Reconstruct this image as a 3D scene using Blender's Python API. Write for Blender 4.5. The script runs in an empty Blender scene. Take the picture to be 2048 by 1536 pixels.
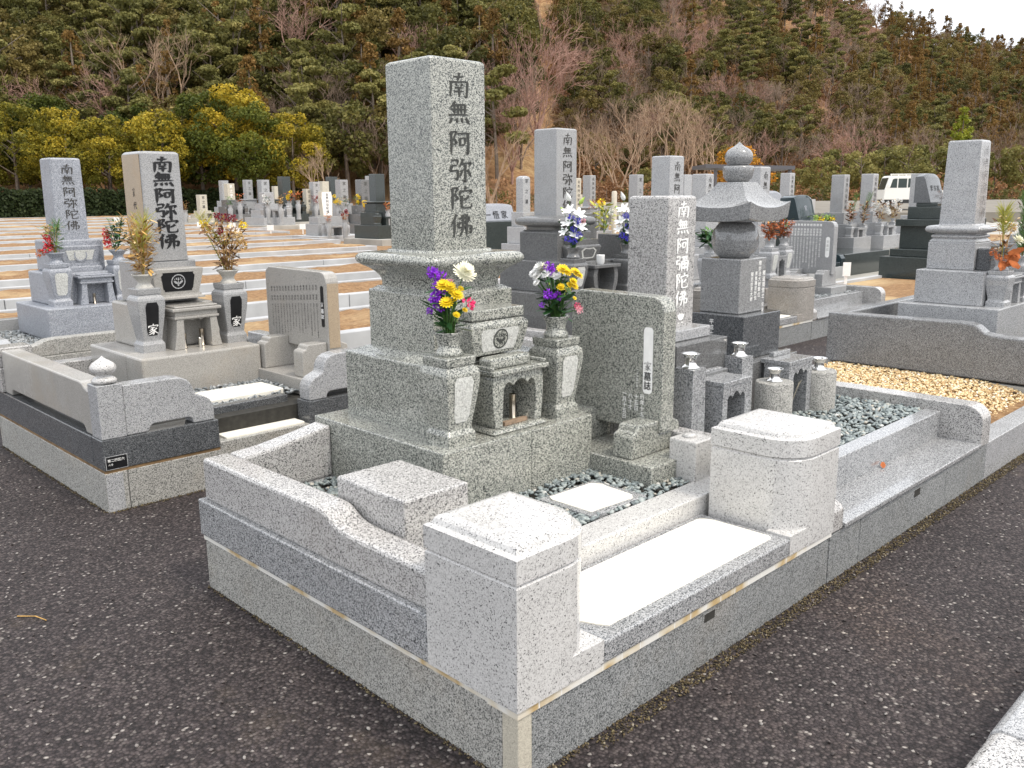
import bpy, bmesh, math, random
import numpy as np
from mathutils import Matrix, Vector
S = bpy.context.scene
COL = S.collection
R = math.radians
PI = math.pi
rnd = random.Random(7)

# ---------------------------------------------------------------- camera
cd = bpy.data.cameras.new("camera")
cam = bpy.data.objects.new("camera", cd); COL.objects.link(cam); S.camera = cam
cd.sensor_width = 36.0; cd.lens = 36.0 * 1759.68 / 2048.0; cd.clip_start = 0.05; cd.clip_end = 3000
YAW, PITCH, ROLL = 0.7794254, 0.2103025, 0.0072751
fw = Vector((math.cos(PITCH) * math.sin(YAW), math.cos(PITCH) * math.cos(YAW), -math.sin(PITCH)))
rt = Vector((math.cos(YAW), -math.sin(YAW), 0.0)); dn = fw.cross(rt)
r2 = rt * math.cos(ROLL) + dn * math.sin(ROLL); d2 = dn * math.cos(ROLL) - rt * math.sin(ROLL)
CAM = Vector((-1.42575, -1.43201, 1.51683))
m = Matrix.Identity(4)
for i in range(3):
    m[i][0] = r2[i]; m[i][1] = -d2[i]; m[i][2] = -fw[i]; m[i][3] = CAM[i]
cam.matrix_world = m

# ---------------------------------------------------------------- light
SUN_AZ, SUN_EL = (0.25, -1.0), 60.0          # direction towards the sun (x, y), elevation
w = bpy.data.worlds.new("World"); S.world = w; w.use_nodes = True
nt = w.node_tree; bg = nt.nodes["Background"]
sky = nt.nodes.new("ShaderNodeTexSky"); sky.sky_type = 'NISHITA'; sky.sun_disc = False
sky.sun_elevation = R(SUN_EL); sky.sun_rotation = math.atan2(SUN_AZ[0], SUN_AZ[1])
sky.dust_density = 6.0; sky.air_density = 1.0; sky.ozone_density = 1.0
# thin bright overcast: the clear sky is mostly covered by an even white cloud layer
mixc = nt.nodes.new("ShaderNodeMix"); mixc.data_type = 'RGBA'; mixc.inputs[0].default_value = 0.80
tc = nt.nodes.new("ShaderNodeTexCoord"); cl = nt.nodes.new("ShaderNodeTexNoise")
cl.inputs['Scale'].default_value = 2.2; cl.inputs['Detail'].default_value = 5
cr = nt.nodes.new("ShaderNodeValToRGB")
cr.color_ramp.elements[0].position = 0.30; cr.color_ramp.elements[0].color = (7.0, 7.4, 8.0, 1)
cr.color_ramp.elements[1].position = 0.72; cr.color_ramp.elements[1].color = (10.5, 10.6, 10.8, 1)
nt.links.new(tc.outputs['Generated'], cl.inputs['Vector']); nt.links.new(cl.outputs['Fac'], cr.inputs['Fac'])
nt.links.new(sky.outputs['Color'], mixc.inputs[6]); nt.links.new(cr.outputs['Color'], mixc.inputs[7])
nt.links.new(mixc.outputs[2], bg.inputs['Color']); bg.inputs['Strength'].default_value = 0.15
sl = bpy.data.lights.new("sun", 'SUN'); sl.energy = 1.5; sl.angle = R(11); sl.color = (1.0, 0.93, 0.82)
so = bpy.data.objects.new("sun", sl); COL.objects.link(so)
so.rotation_euler = Vector((SUN_AZ[0], SUN_AZ[1], math.tan(R(SUN_EL)) * math.hypot(*SUN_AZ))).to_track_quat('Z', 'Y').to_euler()
S.view_settings.view_transform = 'Standard'; S.view_settings.look = 'None'
S.view_settings.exposure = 0.50; S.view_settings.gamma = 1.0
S.render.engine = 'CYCLES'
S.cycles.max_bounces = 6; S.cycles.diffuse_bounces = 3; S.cycles.glossy_bounces = 3; S.cycles.use_denoising = True
S.cycles.sample_clamp_indirect = 6.0

# ---------------------------------------------------------------- helpers
class MB:
    """collects vertices and faces in world coordinates"""
    def __init__(s): s.v = []; s.f = []; s.mi = []; s.sm = []
    def add(s, vs, fs, mi=0, smooth=False):
        o = len(s.v); s.v += [tuple(p) for p in vs]
        for f in fs: s.f.append(tuple(i + o for i in f)); s.mi.append(mi); s.sm.append(smooth)
        return s
    def box(s, x0, x1, y0, y1, z0, z1, mi=0):
        return s.add([(x0,y0,z0),(x1,y0,z0),(x1,y1,z0),(x0,y1,z0),(x0,y0,z1),(x1,y0,z1),(x1,y1,z1),(x0,y1,z1)],
                     [(0,3,2,1),(4,5,6,7),(0,1,5,4),(1,2,6,5),(2,3,7,6),(3,0,4,7)], mi)
    def prism(s, poly, axis, lo, hi, mi=0):
        """polygon in the plane across axis: 'x' -> (y,z), 'y' -> (x,z), 'z' -> (x,y)"""
        a = sum(poly[i][0]*poly[(i+1)%len(poly)][1]-poly[(i+1)%len(poly)][0]*poly[i][1] for i in range(len(poly)))
        if a < 0: poly = poly[::-1]
        def P(u, v, t): return {'x': (t,u,v), 'y': (u,t,v), 'z': (u,v,t)}[axis]
        n = len(poly); flip = axis == 'y'
        vs = [P(u,v,lo) for u,v in poly] + [P(u,v,hi) for u,v in poly]
        fs = [tuple(range(n))[::-1], tuple(range(n,2*n))] + [(i,(i+1)%n,n+(i+1)%n,n+i) for i in range(n)]
        if flip: fs = [f[::-1] for f in fs]
        return s.add(vs, fs, mi)
    def loft(s, rings, mi=0, cap=True, smooth=False):
        n = len(rings[0]); vs = [p for r in rings for p in r]; fs = []
        for k in range(len(rings)-1):
            for i in range(n): fs.append((k*n+i, k*n+(i+1)%n, (k+1)*n+(i+1)%n, (k+1)*n+i))
        s.add(vs, fs, mi, smooth)
        if cap:
            s.add(rings[0], [tuple(range(n))[::-1]], mi); s.add(rings[-1], [tuple(range(n))], mi)
        return s
    def sq(s, cx, cy, prof, r=0.0, ax=1.0, ay=1.0, mi=0, smooth=False, seg=4):
        """square plan profile [(half width, z)], rounded plan corners of radius r"""
        rings = []
        for hw, z in prof:
            hx, hy = (hw*ax, hw*ay); rr = min(r, hx*.9, hy*.9); ring = []
            if r <= 0: ring = [(cx-hx,cy-hy,z),(cx+hx,cy-hy,z),(cx+hx,cy+hy,z),(cx-hx,cy+hy,z)]
            else:
                for qx,qy,a0 in ((-1,-1,180),(1,-1,270),(1,1,0),(-1,1,90)):
                    for k in range(seg+1):
                        a = R(a0+90*k/seg); ring.append((cx+qx*(hx-rr)+rr*math.cos(a), cy+qy*(hy-rr)+rr*math.sin(a), z))
            rings.append(ring)
        return s.loft(rings, mi, True, smooth)
    def lathe(s, cx, cy, prof, n=24, mi=0, smooth=True):
        rings = [[(cx+r*math.cos(2*PI*i/n), cy+r*math.sin(2*PI*i/n), z) for i in range(n)] for r, z in prof]
        return s.loft(rings, mi, True, smooth)
    def tube(s, pts, rad, n=5, mi=0, smooth=True):
        rings = []; pts = [Vector(p) for p in pts]
        if not hasattr(rad, '__len__'): rad = [rad]*len(pts)
        for i, p in enumerate(pts):
            d = (pts[min(i+1,len(pts)-1)]-pts[max(i-1,0)]).normalized()
            a = d.orthogonal().normalized() if i == 0 else (a - d*a.dot(d)).normalized()
            b = d.cross(a)
            rings.append([tuple(p+(a*math.cos(2*PI*k/n)+b*math.sin(2*PI*k/n))*rad[i]) for k in range(n)])
        return s.loft(rings, mi, True, smooth)
    def mesh(s, name, mats, o=(0,0,0)):
        me = bpy.data.meshes.new(name)
        me.from_pydata([(x-o[0],y-o[1],z-o[2]) for x,y,z in s.v], [], s.f)
        for mt in (mats if isinstance(mats,(list,tuple)) else [mats]): me.materials.append(mt)
        me.polygons.foreach_set('material_index', s.mi); me.polygons.foreach_set('use_smooth', s.sm)
        me.update(); return me

def prop(o, label=None, cat=None, group=None, kind=None):
    if label: o['label'] = label
    if cat: o['category'] = cat
    if group: o['group'] = group
    if kind: o['kind'] = kind
    return o
def bevel(o, wdt=0.004, seg=2, ang=35):
    b = o.modifiers.new("bevel", 'BEVEL'); b.width = wdt; b.segments = seg; b.limit_method = 'ANGLE'; b.angle_limit = R(ang)
    b.harden_normals = False
def obj(name, mb, mats, parent=None, bev=0.0, o=None):
    """links one mesh; with a parent its vertices become local to the parent's origin"""
    org = o if o is not None else (tuple(world_of(parent)) if parent else (0,0,0))
    me = mb.mesh(name, mats, org)
    ob = bpy.data.objects.new(name, me); COL.objects.link(ob)
    if parent: ob.parent = parent
    else: ob.location = org
    if bev: bevel(ob, bev)
    return ob
def world_of(o):
    p = Vector((0,0,0))
    while o: p += Vector(o.location); o = o.parent
    return p
def thing(name, label, cat, loc=(0,0,0), group=None):
    o = bpy.data.objects.new(name, None); COL.objects.link(o); o.location = loc; o.empty_display_size = .1
    return prop(o, label, cat, group)
def dup(o, loc=None, label=None, parent=None, group=None, rz=None, scale=None):
    c = o.copy(); COL.objects.link(c)
    if parent: c.parent = parent
    if loc is not None: c.location = loc
    if label: c['label'] = label
    if group: c['group'] = group
    if rz is not None: c.rotation_euler = (0,0,rz)
    if scale is not None: c.scale = (scale,)*3 if not hasattr(scale,'__len__') else scale
    for ch in o.children: dup(ch, parent=c)
    return c
def struct(name, mb, mats, o=(0,0,0)):
    ob = obj(name, mb, mats, None, 0, o); ob['kind'] = 'structure'; return ob

# ---------------------------------------------------------------- materials
def nmat(name):
    mt = bpy.data.materials.new(name); mt.use_nodes = True
    n = mt.node_tree.nodes; return mt, mt.node_tree, n['Principled BSDF']
def N(t, typ, **kw):
    n = t.nodes.new(typ)
    for k, v in kw.items():
        if k in n.inputs: n.inputs[k].default_value = v
        else: setattr(n, k, v)
    return n
def ramp(t, fac, stops, interp='LINEAR'):
    r = t.nodes.new("ShaderNodeValToRGB"); r.color_ramp.interpolation = interp; e = r.color_ramp.elements
    while len(e) < len(stops): e.new(0.5)
    for i, (p, c) in enumerate(stops): e[i].position = p; e[i].color = (*c, 1) if len(c) == 3 else c
    t.links.new(fac, r.inputs['Fac']); return r.outputs['Color']
def mixc_(t, fac, a, b, mode='MIX'):
    mx = t.nodes.new("ShaderNodeMix"); mx.data_type = 'RGBA'; mx.blend_type = mode
    for s_, v in ((0, fac), (6, a), (7, b)):
        if isinstance(v, (int, float)): mx.inputs[s_].default_value = v
        elif isinstance(v, tuple): mx.inputs[s_].default_value = (*v, 1) if len(v) == 3 else v
        else: t.links.new(v, mx.inputs[s_])
    return mx.outputs[2]
def granite(name, light, mid, dark, fr=(0.30, 0.62), scale=260, rough=0.28, stain=0.25, bump=0.0, stainc=(0.30,0.22,0.13), spec=0.5, coat=0.0):
    """three-mineral granite: grains from a cell pattern, dark mica, pale feldspar; slight large-scale mottling"""
    mt, t, b = nmat(name)
    tcn = t.nodes.new("ShaderNodeTexCoord"); oi = t.nodes.new("ShaderNodeObjectInfo")
    v1 = N(t, "ShaderNodeTexVoronoi", Scale=scale*1.45); v2 = N(t, "ShaderNodeTexVoronoi", Scale=scale*0.8)
    n1 = N(t, "ShaderNodeTexNoise", Scale=scale*0.35, Detail=3.0)
    n2 = N(t, "ShaderNodeTexNoise", Scale=3.0, Detail=6.0, Roughness=0.65)
    for q in (v1, v2, n1, n2): t.links.new(tcn.outputs['Object'], q.inputs['Vector'])
    sep = t.nodes.new("ShaderNodeSeparateColor"); t.links.new(v1.outputs['Color'], sep.inputs[0])
    sep2 = t.nodes.new("ShaderNodeSeparateColor"); t.links.new(v2.outputs['Color'], sep2.inputs[0])
    a = N(t, "ShaderNodeMath", operation='MULTIPLY'); a.inputs[1].default_value = 0.68; t.links.new(sep.outputs[0], a.inputs[0])
    a2 = N(t, "ShaderNodeMath", operation='MULTIPLY_ADD'); a2.inputs[1].default_value = 0.32; t.links.new(sep2.outputs[0], a2.inputs[0]); t.links.new(a.outputs[0], a2.inputs[2])
    d, g = fr
    col = ramp(t, a2.outputs[0], [(0.0, dark), (max(d-0.06,0.01), dark), (d+0.04, mid), (g, mid), (min(g+0.1,.99), light), (1.0, light)])
    mo = ramp(t, n2.outputs['Fac'], [(0.3, (0.90,0.90,0.90)), (0.7, (1.05,1.05,1.05))])
    col = mixc_(t, 1.0, col, mo, 'MULTIPLY')
    if stain:
        n3 = N(t, "ShaderNodeTexNoise", Scale=1.7, Detail=8.0, Roughness=0.7); t.links.new(tcn.outputs['Object'], n3.inputs['Vector'])
        st = ramp(t, n3.outputs['Fac'], [(0.52, (0,0,0)), (0.80, (stain,)*3)])
        col = mixc_(t, st, col, stainc)
    t.links.new(col, b.inputs['Base Color'])
    rr = N(t, "ShaderNodeMapRange"); rr.inputs['To Min'].default_value = max(rough-0.08, 0.03); rr.inputs['To Max'].default_value = rough+0.10
    t.links.new(n2.outputs['Fac'], rr.inputs['Value']); t.links.new(rr.outputs[0], b.inputs['Roughness'])
    b.inputs['Specular IOR Level'].default_value = spec
    if bump:
        bp = N(t, "ShaderNodeBump", Strength=bump, Distance=0.002); t.links.new(a2.outputs[0], bp.inputs['Height']); t.links.new(bp.outputs[0], b.inputs['Normal'])
    return mt
def flat(name, col, rough=0.6, var=0.12, scale=30, metal=0.0, spec=0.4, bump=0.0):
    mt, t, b = nmat(name)
    tcn = t.nodes.new("ShaderNodeTexCoord"); n1 = N(t, "ShaderNodeTexNoise", Scale=scale, Detail=5.0)
    t.links.new(tcn.outputs['Object'], n1.inputs['Vector'])
    lo = tuple(c*(1-var) for c in col); hi = tuple(min(c*(1+var),1) for c in col)
    t.links.new(ramp(t, n1.outputs['Fac'], [(0.3, lo), (0.7, hi)]), b.inputs['Base Color'])
    b.inputs['Roughness'].default_value = rough; b.inputs['Metallic'].default_value = metal; b.inputs['Specular IOR Level'].default_value = spec
    if bump:
        bp = N(t, "ShaderNodeBump", Strength=bump, Distance=0.01); t.links.new(n1.outputs['Fac'], bp.inputs['Height']); t.links.new(bp.outputs[0], b.inputs['Normal'])
    return mt

G_MAIN  = granite("green_grey_granite", (0.47,0.47,0.415), (0.215,0.222,0.20), (0.040,0.046,0.044), (0.35,0.50), 235, 0.14, 0.10, stainc=(0.30,0.25,0.14), spec=0.6)
G_WHITE = granite("white_granite", (0.60,0.588,0.568), (0.45,0.438,0.422), (0.065,0.065,0.066), (0.165,0.40), 225, 0.14, 0.10, stainc=(0.45,0.38,0.30), spec=0.6)
G_WALL  = granite("pale_granite_wall", (0.54,0.525,0.505), (0.32,0.31,0.30), (0.050,0.050,0.051), (0.28,0.46), 235, 0.14, 0.12, spec=0.6)
G_LEDGE = granite("grey_granite_ledge", (0.44,0.44,0.438), (0.25,0.255,0.26), (0.050,0.054,0.058), (0.32,0.52), 245, 0.11, 0.08, spec=0.65)
G_KERB  = granite("rough_kerb_granite", (0.46,0.447,0.41), (0.29,0.282,0.258), (0.060,0.062,0.058), (0.31,0.52), 235, 0.60, 0.30, bump=0.2)
G_KERBG = granite("grey_kerb_granite", (0.36,0.365,0.36), (0.205,0.212,0.212), (0.045,0.05,0.05), (0.33,0.54), 235, 0.50, 0.22, bump=0.2)
G_LIGHT = granite("light_grey_granite", (0.49,0.49,0.49), (0.32,0.325,0.33), (0.075,0.075,0.08), (0.26,0.50), 310, 0.16, 0.10)
G_MID   = granite("mid_grey_polished_granite", (0.36,0.36,0.355), (0.22,0.222,0.222), (0.07,0.072,0.074), (0.28,0.54), 330, 0.09, 0.05, spec=0.65)
G_TAN   = granite("tan_weathered_granite", (0.45,0.43,0.395), (0.325,0.312,0.288), (0.15,0.142,0.13), (0.20,0.50), 480, 0.24, 0.40, stainc=(0.38,0.29,0.18))
G_ORANGE= granite("orange_stained_granite", (0.47,0.37,0.26), (0.36,0.28,0.19), (0.18,0.14,0.10), (0.20,0.50), 520, 0.35, 0.6, stainc=(0.42,0.25,0.10))
G_BROWN = granite("brownish_granite", (0.42,0.39,0.35), (0.28,0.262,0.24), (0.09,0.085,0.08), (0.25,0.50), 260, 0.25, 0.3, stainc=(0.30,0.22,0.14))
G_GREY  = granite("plain_grey_granite", (0.42,0.42,0.415), (0.285,0.286,0.287), (0.11,0.11,0.115), (0.25,0.52), 480, 0.22, 0.15)
G_BLUE  = granite("blue_grey_granite", (0.42,0.435,0.47), (0.25,0.265,0.295), (0.13,0.14,0.16), (0.32,0.56), 230, 0.45, 0.10)
G_DGREY = granite("dark_grey_granite", (0.235,0.235,0.23), (0.142,0.142,0.141), (0.045,0.045,0.046), (0.34,0.62), 370, 0.09, 0.06, spec=0.6)
G_DKERB = granite("charcoal_granite", (0.19,0.195,0.20), (0.092,0.097,0.102), (0.03,0.032,0.035), (0.36,0.66), 280, 0.11, 0.05, spec=0.6)
G_DWALL = granite("dark_speckled_granite", (0.34,0.342,0.342), (0.19,0.193,0.195), (0.06,0.062,0.063), (0.36,0.60), 260, 0.22, 0.0)
G_BLACK = granite("black_green_granite", (0.085,0.10,0.095), (0.045,0.055,0.052), (0.018,0.022,0.022), (0.4,0.7), 420, 0.10, 0.0)
G_NAVY  = granite("dark_blue_polished_stone", (0.05,0.075,0.085), (0.025,0.04,0.045), (0.012,0.02,0.022), (0.4,0.7), 420, 0.05, 0.0)
G_BEIGE = granite("cream_granite", (0.60,0.56,0.46), (0.46,0.42,0.34), (0.2,0.18,0.14), (0.15,0.5), 420, 0.4, 0.1)
CREAM   = granite("hammered_cream_stone", (0.84,0.81,0.72), (0.80,0.765,0.67), (0.70,0.66,0.57), (0.10,0.35), 420, 0.75, 0.0, bump=0.35)
CARVED  = granite("chiselled_pale_stone", (0.66,0.66,0.62), (0.52,0.52,0.49), (0.36,0.36,0.33), (0.25,0.5), 160, 0.85, 0.0, bump=0.8)
CARVED_D= flat("carved_shade_stone", (0.050,0.052,0.048), 0.85, 0.35, 300)  # unpolished carving, with the shade of the cuts painted into its dark tone
INK     = flat("black_paint", (0.010,0.010,0.011), 0.5, 0.2)
BLACKP  = flat("black_plate", (0.012,0.012,0.013), 0.28, 0.2)
WHITEP  = flat("white_paint", (0.86,0.85,0.82), 0.6, 0.06)
DRYINK  = flat("faded_grey_paint", (0.055,0.052,0.048), 0.8, 0.2)
STEEL   = flat("stainless_steel", (0.72,0.71,0.69), 0.13, 0.05, 8, metal=1.0)
BRASSY  = flat("tarnished_steel", (0.48,0.42,0.34), 0.25, 0.2, 20, metal=1.0)
WOOD    = flat("weathered_wood", (0.26,0.185,0.125), 0.8, 0.3, 60)
GROUT   = flat("dark_joint", (0.035,0.033,0.028), 0.9, 0.3)
RUSTY   = flat("brown_stained_mortar", (0.20,0.125,0.06), 0.9, 0.5, 12)
SHADE_IN= flat("inner_shade_stone", (0.06,0.06,0.06), 0.8, 0.3)  # backs of the burners: the shade of the hollow is put into the colour
CONC    = flat("pale_concrete", (0.40,0.405,0.41), 0.85, 0.14, 2.5)
CONC2   = flat("weathered_concrete", (0.36,0.345,0.31), 0.9, 0.2, 1.6)
# sandstone band with cut joints
MARBLE, t, b = nmat("cream_marble_band")
tcn = t.nodes.new("ShaderNodeTexCoord"); n1 = N(t, "ShaderNodeTexNoise", Scale=4.5, Detail=3.0); t.links.new(tcn.outputs['Object'], n1.inputs['Vector'])
mc = ramp(t, n1.outputs['Fac'], [(0.46, (0.70,0.68,0.63)), (0.53, (0.62,0.54,0.40)), (0.58, (0.48,0.34,0.16)), (0.66, (0.62,0.54,0.41))])
wv = N(t, "ShaderNodeTexWave", Scale=3.6, wave_type='BANDS', bands_direction='X'); t.links.new(tcn.outputs['Object'], wv.inputs['Vector'])
jl = ramp(t, wv.outputs['Fac'], [(0.0, (1,1,1)), (0.015, (0,0,0))])
t.links.new(mixc_(t, jl, mc, (0.75,0.73,0.68)), b.inputs['Base Color']); b.inputs['Roughness'].default_value = 0.5
# asphalt
ASPHALT, t, b = nmat("worn_asphalt")
tcn = t.nodes.new("ShaderNodeTexCoord")
va = N(t, "ShaderNodeTexVoronoi", Scale=95.0); vb = N(t, "ShaderNodeTexVoronoi", Scale=48.0); na = N(t, "ShaderNodeTexNoise", Scale=0.9, Detail=7.0, Roughness=0.65)
nf = N(t, "ShaderNodeTexNoise", Scale=260.0, Detail=4.0)
for q in (va, vb, na, nf): t.links.new(tcn.outputs['Object'], q.inputs['Vector'])
sp = t.nodes.new("ShaderNodeSeparateColor"); t.links.new(va.outputs['Color'], sp.inputs[0])
stone = ramp(t, sp.outputs[0], [(0.0, (0.022,0.017,0.017)), (0.45, (0.043,0.033,0.033)), (0.80, (0.078,0.062,0.060)), (0.965, (0.11,0.092,0.086)), (0.985, (0.20,0.18,0.165)), (0.9965, (0.36,0.33,0.30))])
big = ramp(t, na.outputs['Fac'], [(0.30, (0.68,0.66,0.66)), (0.55, (1,1,1)), (0.78, (1.35,1.22,1.05))])
ca = mixc_(t, 1.0, stone, big, 'MULTIPLY')
gap = ramp(t, va.outputs['Distance'], [(0.35, (1,1,1)), (0.75, (0.35,0.33,0.32))])
ca = mixc_(t, 1.0, ca, gap, 'MULTIPLY')
nd = N(t, "ShaderNodeTexNoise", Scale=1.1, Detail=9.0, Roughness=0.75); nd.noise_dimensions = '4D'; t.links.new(tcn.outputs['Object'], nd.inputs['Vector'])
dust = ramp(t, nd.outputs['Fac'], [(0.58, (0,0,0)), (0.78, (0.32,0.32,0.32))])
ca = mixc_(t, dust, ca, (0.17,0.125,0.075))
t.links.new(ca, b.inputs['Base Color']); b.inputs['Roughness'].default_value = 0.75; b.inputs['Specular IOR Level'].default_value = 0.35
hb = N(t, "ShaderNodeMath", operation='SUBTRACT'); hb.inputs[0].default_value = 1.0; t.links.new(va.outputs['Distance'], hb.inputs[1])
bp = N(t, "ShaderNodeBump", Strength=0.75, Distance=0.006); t.links.new(hb.outputs[0], bp.inputs['Height']); t.links.new(bp.outputs[0], b.inputs['Normal'])
# bare soil
SOIL, t, b = nmat("brown_soil")
tcn = t.nodes.new("ShaderNodeTexCoord"); na = N(t, "ShaderNodeTexNoise", Scale=14.0, Detail=8.0, Roughness=0.7); nb = N(t, "ShaderNodeTexNoise", Scale=0.7, Detail=5.0)
for q in (na, nb): t.links.new(tcn.outputs['Object'], q.inputs['Vector'])
cs = ramp(t, na.outputs['Fac'], [(0.3, (0.12,0.062,0.025)), (0.5, (0.24,0.13,0.052)), (0.68, (0.37,0.235,0.115)), (0.75, (0.52,0.42,0.29))])
cs = mixc_(t, ramp(t, nb.outputs['Fac'], [(0.50, (0,0,0)), (0.72, (0.65,0.65,0.65))]), cs, (0.58,0.44,0.24))
t.links.new(cs, b.inputs['Base Color']); b.inputs['Roughness'].default_value = 0.95
bp = N(t, "ShaderNodeBump", Strength=0.8, Distance=0.03); t.links.new(na.outputs['Fac'], bp.inputs['Height']); t.links.new(bp.outputs[0], b.inputs['Normal'])
# pebbles: colour per stone from the stored attribute
def pebble_mat(name, stops, rough):
    mt, t, b = nmat(name)
    at = N(t, "ShaderNodeAttribute", attribute_name="tint")
    t.links.new(ramp(t, at.outputs['Fac'], stops), b.inputs['Base Color']); b.inputs['Roughness'].default_value = rough
    return mt
PEB_BLUE = pebble_mat("blue_grey_pebble", [(0.0,(0.14,0.16,0.165)),(0.35,(0.20,0.235,0.235)),(0.7,(0.28,0.32,0.31)),(0.93,(0.36,0.39,0.37)),(0.97,(0.42,0.38,0.31)),(1.0,(0.55,0.55,0.52))], 0.5)
PEB_GREY = pebble_mat("grey_pebble", [(0.0,(0.13,0.145,0.15)),(0.5,(0.23,0.245,0.25)),(1.0,(0.38,0.39,0.39))], 0.55)
PEB_GOLD = pebble_mat("golden_gravel_stone", [(0.0,(0.33,0.19,0.08)),(0.25,(0.55,0.37,0.17)),(0.6,(0.70,0.53,0.28)),(0.88,(0.80,0.68,0.45)),(1.0,(0.84,0.80,0.70))], 0.6)

# ---------------------------------------------------------------- pebbles
_t = (1+5**.5)/2
ICO_V = np.array([(-1,_t,0),(1,_t,0),(-1,-_t,0),(1,-_t,0),(0,-1,_t),(0,1,_t),(0,-1,-_t),(0,1,-_t),(_t,0,-1),(_t,0,1),(-_t,0,-1),(-_t,0,1)])/math.hypot(1,_t)
ICO_F = np.array([(0,11,5),(0,5,1),(0,1,7),(0,7,10),(0,10,11),(1,5,9),(5,11,4),(11,10,2),(10,7,6),(7,1,8),(3,9,4),(3,4,2),(3,2,6),(3,6,8),(3,8,9),(4,9,5),(2,4,11),(6,2,10),(8,6,7),(9,8,1)])
def mesh_np(name, V, F, mat, tint=None, smooth=True):
    me = bpy.data.meshes.new(name); k = F.shape[1]
    me.vertices.add(len(V)); me.vertices.foreach_set('co', V.astype(np.float32).ravel())
    me.loops.add(F.size); me.loops.foreach_set('vertex_index', F.astype(np.int32).ravel())
    me.polygons.add(len(F)); me.polygons.foreach_set('loop_start', np.arange(0, F.size, k, dtype=np.int32))
    if tint is not None:
        a = me.attributes.new('tint', 'FLOAT', 'FACE'); a.data.foreach_set('value', tint.astype(np.float32))
    for mt in (mat if isinstance(mat,(list,tuple)) else [mat]): me.materials.append(mt)
    me.update(calc_edges=True)
    if smooth: me.polygons.foreach_set('use_smooth', np.ones(len(F), dtype=bool))
    return me
def rotm(rng, n):
    q = rng.normal(size=(n,4)); q /= np.linalg.norm(q,axis=1)[:,None]; w_,x,y,z = q.T
    return np.stack([1-2*(y*y+z*z),2*(x*y-z*w_),2*(x*z+y*w_),2*(x*y+z*w_),1-2*(x*x+z*z),2*(y*z-x*w_),2*(x*z-y*w_),2*(y*z+x*w_),1-2*(x*x+y*y)],1).reshape(n,3,3)
def pebbles(name, label, rects, z, size, mat, holes=(), seed=1, dens=1.5, flatn=0.45, zfun=None, o=(0,0,0)):
    rng = np.random.default_rng(seed); P = []
    for x0,x1,y0,y1 in rects:
        n = int((x1-x0)*(y1-y0)/(size*size)*dens); P.append(np.stack([rng.uniform(x0,x1,n), rng.uniform(y0,y1,n)],1))
    P = np.concatenate(P)
    for x0,x1,y0,y1 in holes: P = P[~((P[:,0]>x0)&(P[:,0]<x1)&(P[:,1]>y0)&(P[:,1]<y1))]
    n = len(P); sc = size*rng.uniform(0.38,0.72,(n,1))*np.array([[1.0,0.72,flatn]])*rng.uniform(0.8,1.2,(n,3))
    V = ICO_V[None]*(1+rng.uniform(-.16,.16,(n,12,1)))*sc[:,None,:]
    a = rng.uniform(0,2*PI,n); ca, sa = np.cos(a), np.sin(a); tl = rng.normal(0,.35,(n,2))
    X = V[:,:,0]*ca[:,None]-V[:,:,1]*sa[:,None]; Y = V[:,:,0]*sa[:,None]+V[:,:,1]*ca[:,None]; Z = V[:,:,2]+X*tl[:,:1]+Y*tl[:,1:]
    zz = np.full(n, z)+rng.uniform(0,size*.35,n)
    if zfun is not None: zz = zz+zfun(P[:,0],P[:,1])
    V = np.stack([X+P[:,:1], Y+P[:,1:], Z+zz[:,None]],2).reshape(-1,3)-np.array(o)
    F = (ICO_F[None]+12*np.arange(n)[:,None,None]).reshape(-1,3)
    tint = np.repeat(rng.uniform(0,1,n),20)
    ob = bpy.data.objects.new(name, mesh_np(name, V, F, mat, tint)); COL.objects.link(ob); ob.location = o
    return prop(ob, label, "gravel", None, 'stuff')

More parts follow.
